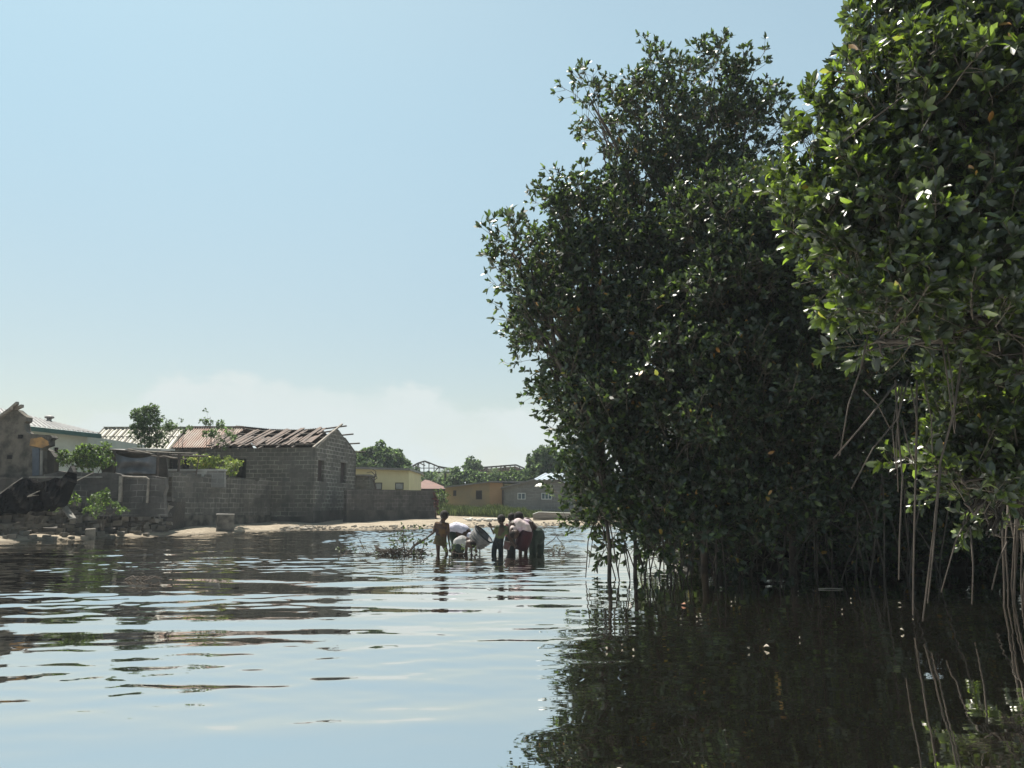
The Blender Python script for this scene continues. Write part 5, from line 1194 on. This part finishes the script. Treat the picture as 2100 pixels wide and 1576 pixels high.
MB().tube([P(985, 1117, Yb), P(984, 1128, Yb), P(984, 1145, Yb)], .014, n=6).build('stake', M['wood_dark']); tag(D.objects['stake'], 'short dark stake in the water holding up the basket', 'stake')
t = thing('bucket', 'small brown bucket tilted beside the child in black trousers', 'bucket', P(1040, 1128, 17.85))
rings = []
c0_, c1_ = P(1038, 1127, 17.85), P(1041.5, 1111, 17.85); axb = (c1_-c0_).normalized(); s1 = axb.cross(Vector((0, 1, 0))).normalized(); s2 = axb.cross(s1)
for f_, r_ in ((0, .005), (0, .065), (.5, .075), (1, .085), (1, .078), (.5, .068), (.08, .058), (.08, .004)):
    c_ = c0_.lerp(c1_, f_); rings.append([c_ + s1*math.cos(a2)*r_ + s2*math.sin(a2)*r_ for a2 in [2*math.pi*i/16 for i in range(16)]])
MB().loft(rings).build('bucket_body', M['bucket'], t, smooth=True)
mb = MB(); rr = [c1_ + s1*math.cos(a2)*.087 + s2*math.sin(a2)*.087 for a2 in [2*math.pi*i/16 for i in range(17)]]; mb.tube(rr, .007, n=5); mb.build('rim', M['concrete'], t)
# object held up by the slim child
mb = MB(); mb.tube([P(1000, 1077.5, 17.72), P(1005, 1080, 17.72), P(1015, 1081, 17.72)], [.018, .022, .018], n=7); mb.tube([P(1004, 1079, 17.72), P(1003, 1074, 17.72)], .012, .008, 5)
tag(mb.build('driftwood', M['wood_dark']), 'short stub of wood held up by the slim child', 'driftwood')
# long branch gripped by the child on the left
mb = MB(); mb.tube([P(872, 1106, 17.78), P(862, 1112, 17.75), P(850, 1119, 17.7), P(838, 1133, 17.7)], [.025, .03, .03, .02], n=7)
mb.tube([P(870, 1109, 17.78), P(869, 1120, 17.75), P(865, 1130, 17.7)], .016, .010, 5); mb.tube([P(893, 1091, 17.95), P(870, 1095, 17.95), P(836, 1103, 17.9)], .010, .007, 5)
tag(mb.build('branch', M['wood_dark']), 'forked dark branch gripped by the child in brown', 'branch')
def brush(label, sticks, leaves, Y, lm='leaf_bush', k=1.0):
    t = thing('brushwood', label, 'brushwood', (P(sticks[0][0][0], 1135, Y).x, Y, 0)); mb = MB()
    for s_ in sticks:
        mb.tube([P(a_, b_, Y + random.uniform(-.12, .12)) for a_, b_ in s_[:-1]], s_[-1], s_[-1]*.6, 5)
    mb.build('sticks', M['wood_dark'], t)
    if leaves:
        pos = []; dirs = []; sc = []
        for (x, y, dx, dz, s_) in leaves:
            pos.append(tuple(P(x, y, Y + random.uniform(-.1, .1)))); dirs.append((dx, random.uniform(-.3, .3), dz)); sc.append(s_*k)
        scatter_mesh('leaves', TEMP['mid'], np.array(pos), np.array(dirs, float), np.array(sc, float), [M[lm], M['twig']], t)
    return t
random.seed(4)
st = [[(768, 1119), (785, 1131), (800, 1142), .020], [(775, 1130), (800, 1131), (826, 1129), .016], [(783, 1128), (825, 1127), .014], [(790, 1136), (822, 1134), .02], [(783, 1138), (800, 1133), .014], [(832, 1140), (828, 1118), (826, 1100), (828, 1090), .016],
      [(834, 1140), (846, 1124), (858, 1110), .02], [(848, 1112), (850, 1128), (846, 1146), .018], [(836, 1105), (849, 1099), .009], [(815, 1104), (822, 1114), .008], [(822, 1091), (827, 1100), .008]]
for i in range(120): x = random.uniform(778, 868); st.append([(x, random.uniform(1126, 1140)), (x+random.uniform(-16, 16), random.uniform(1122, 1142)), random.uniform(.006, .016)])
lv = [(random.uniform(780, 866), random.uniform(1128, 1138), random.uniform(-1, 1), random.uniform(-.2, .5), random.uniform(.2, .38)) for _ in range(20)] + [(829, 1104, 0, 1, .5), (828, 1112, -.3, 1, .4), (832, 1120, .2, 1, .4), (851, 1112, .1, .6, .7), (855, 1122, .3, .2, .7), (846, 1128, -.3, -.2, .8), (808, 1123, 0, 1, .5), (813, 1130, -.4, .6, .5), (858, 1130, .2, -.6, .6), (838, 1134, 0, .4, .8), (825, 1132, 0, .6, .6), (866, 1132, .4, -.4, .5), (848, 1140, 0, -.5, .6)]
brush('pile of cut branches with leaves, left of the child in brown', st, lv, 17.6, 'leaf')
st = [[(738, 1108), (745, 1124), (752, 1136), .007], [(732, 1128), (748, 1122), (756, 1134), .006], [(740, 1115), (733, 1100), .005], [(738, 1110), (742, 1098), .004], [(745, 1124), (755, 1116), .005]]
for i in range(10): x = random.uniform(735, 775); st.append([(x, 1136), (x+random.uniform(-12, 12), random.uniform(1120, 1134)), .006])
brush('thin bare twigs sticking out of the water left of the branch pile', st, [(745, 1133, 0, .3, .3), (766, 1134, .4, .3, .3)], 17.7, 'leaf_dry')
st = [[(1120, 1118), (1135, 1107), (1144, 1096), .011], [(1142, 1102), (1150, 1112), (1158, 1122), .010], [(1138, 1078), (1141, 1100), .003], [(1122, 1132), (1135, 1126), .012]]
for i in range(14): x = random.uniform(1120, 1165); st.append([(x, 1136), (x+random.uniform(-12, 12), random.uniform(1123, 1136)), random.uniform(.006, .012)])
brush('bent sticks and debris in the water right of the bent group', st, [(1130, 1131, .4, .4, .35), (1150, 1130, .2, .5, .35), (1160, 1132, -.4, .4, .3)], 18.0, 'leaf_dry')
brush('leafy green cuttings lying in the water under the grey shirted child', [[(925, 1132), (940, 1136), (960, 1134), (976, 1127), .008]],
      [(935, 1134, -.5, .6, .6), (945, 1135, .2, .6, .6), (958, 1135, .5, .5, .55), (925, 1124, -.3, .5, .5), (970, 1130, .4, .6, .5), (922, 1132, -.6, .3, .5), (950, 1138, 0, .3, .5)], 17.4, 'leaf_bush', .55)
brush('young leaves at the water left edge of brush near the ruin reflection', [[(700, 1142), (712, 1132), (722, 1124), .008], [(690, 1140), (708, 1138), .008]], [(712, 1136, .2, .7, .4), (703, 1140, -.4, .5, .4), (718, 1140, .5, .5, .35)], 17.0, 'leaf')
D.objects[-1] if False else None
# floating scraps
g_ = random.Random(6)
def leaf_on_water(label, px, py, s_, mat, name='floating_leaf', cat='leaf', group=None, lift=.006):
    p = G(px, py, lift); mb = MB(); a_ = g_.uniform(0, 6.28); d = Vector((math.cos(a_), math.sin(a_), 0)); n_ = Vector((-d.y, d.x, 0))
    pts = [(-d)*s_, (-d*.4+n_*.42)*s_, (d*.35+n_*.4)*s_, d*s_, (d*.35-n_*.4)*s_, (-d*.4-n_*.42)*s_]
    up = [Vector((q_.x, q_.y, .012 + .02*math.sin(i*1.3)**2)) for i, q_ in enumerate(pts)]
    mb.add(up + [q_ - Vector((0, 0, .003)) for q_ in up], [tuple(range(6)), tuple(range(11, 5, -1))] + [(i, (i+1) % 6, 6+(i+1) % 6, 6+i) for i in range(6)])
    o = mb.build(name, mat); o.location = (p.x, p.y, lift); return tag(o, label, cat, group)
pale = simple('pale_leaf', (.38, .34, .27), None, 9, .6); rust = simple('rust_leaf', (.42, .2, .12), None, 9, .6)
leaf_on_water('reddish dead leaf floating in the dark water below the middle mangrove', 1402, 1242, .045, rust)
leaf_on_water('pale leaf floating lowest, in the middle of the dark reflection', 1572, 1330, .030, pale)
for (x, y) in ((1429, 1269), (1508, 1229), (1637, 1216), (1727, 1254), (1745, 1231), (1478, 1208), (1500, 1238), (1535, 1334), (1244, 1334), (1276, 1327), (1850, 1295), (1872, 1264), (1845, 1240), (1640, 1312), (1299, 1338)):
    leaf_on_water('tiny pale leaf scrap floating on the dark mangrove reflection', x, y, g_.uniform(.008, .019), pale, group='tiny pale scraps floating under the mangroves')
p = G(1703, 1208, .01); mb = MB(); mb.tube([(-.16, 0, .0), (0, .01, .004), (.16, -.01, .0)], .006, .004, 5); o = mb.build('floating_stick', pale); o.location = p; tag(o, 'thin pale stick floating at the edge of the mangrove gloom', 'stick')
mb = MB(); p = G(285, 1192, .0)
for i in range(5): mb.tube([(-.25+i*.09, g_.uniform(-.1, .1), .01), (-.1+i*.09, g_.uniform(-.1, .1), .07), (.02+i*.08, g_.uniform(-.1, .1), .02)], .014, .008, 5)
o = mb.build('driftwood', M['wood_dark']); o.location = p; tag(o, 'dark tangle of driftwood floating in the house reflection', 'driftwood')

# ------------------------------------------------------------------ haze
hm = D.materials.new('haze'); hm.use_nodes = True; hn = hm.node_tree; hn.nodes.clear()
ho = N(hn, 'ShaderNodeOutputMaterial'); pv = N(hn, 'ShaderNodeVolumePrincipled'); pv.inputs['Color'].default_value = (.82, .91, 1.0, 1); pv.inputs['Density'].default_value = .0006
L(hn, pv.outputs[0], ho.inputs['Volume'])
mb = MB(); mb.box((0, 90, 4.4), (500, 320, 12.9)); tag(mb.build('haze', hm), 'thin pale haze in the air over the lagoon', kind='stuff')
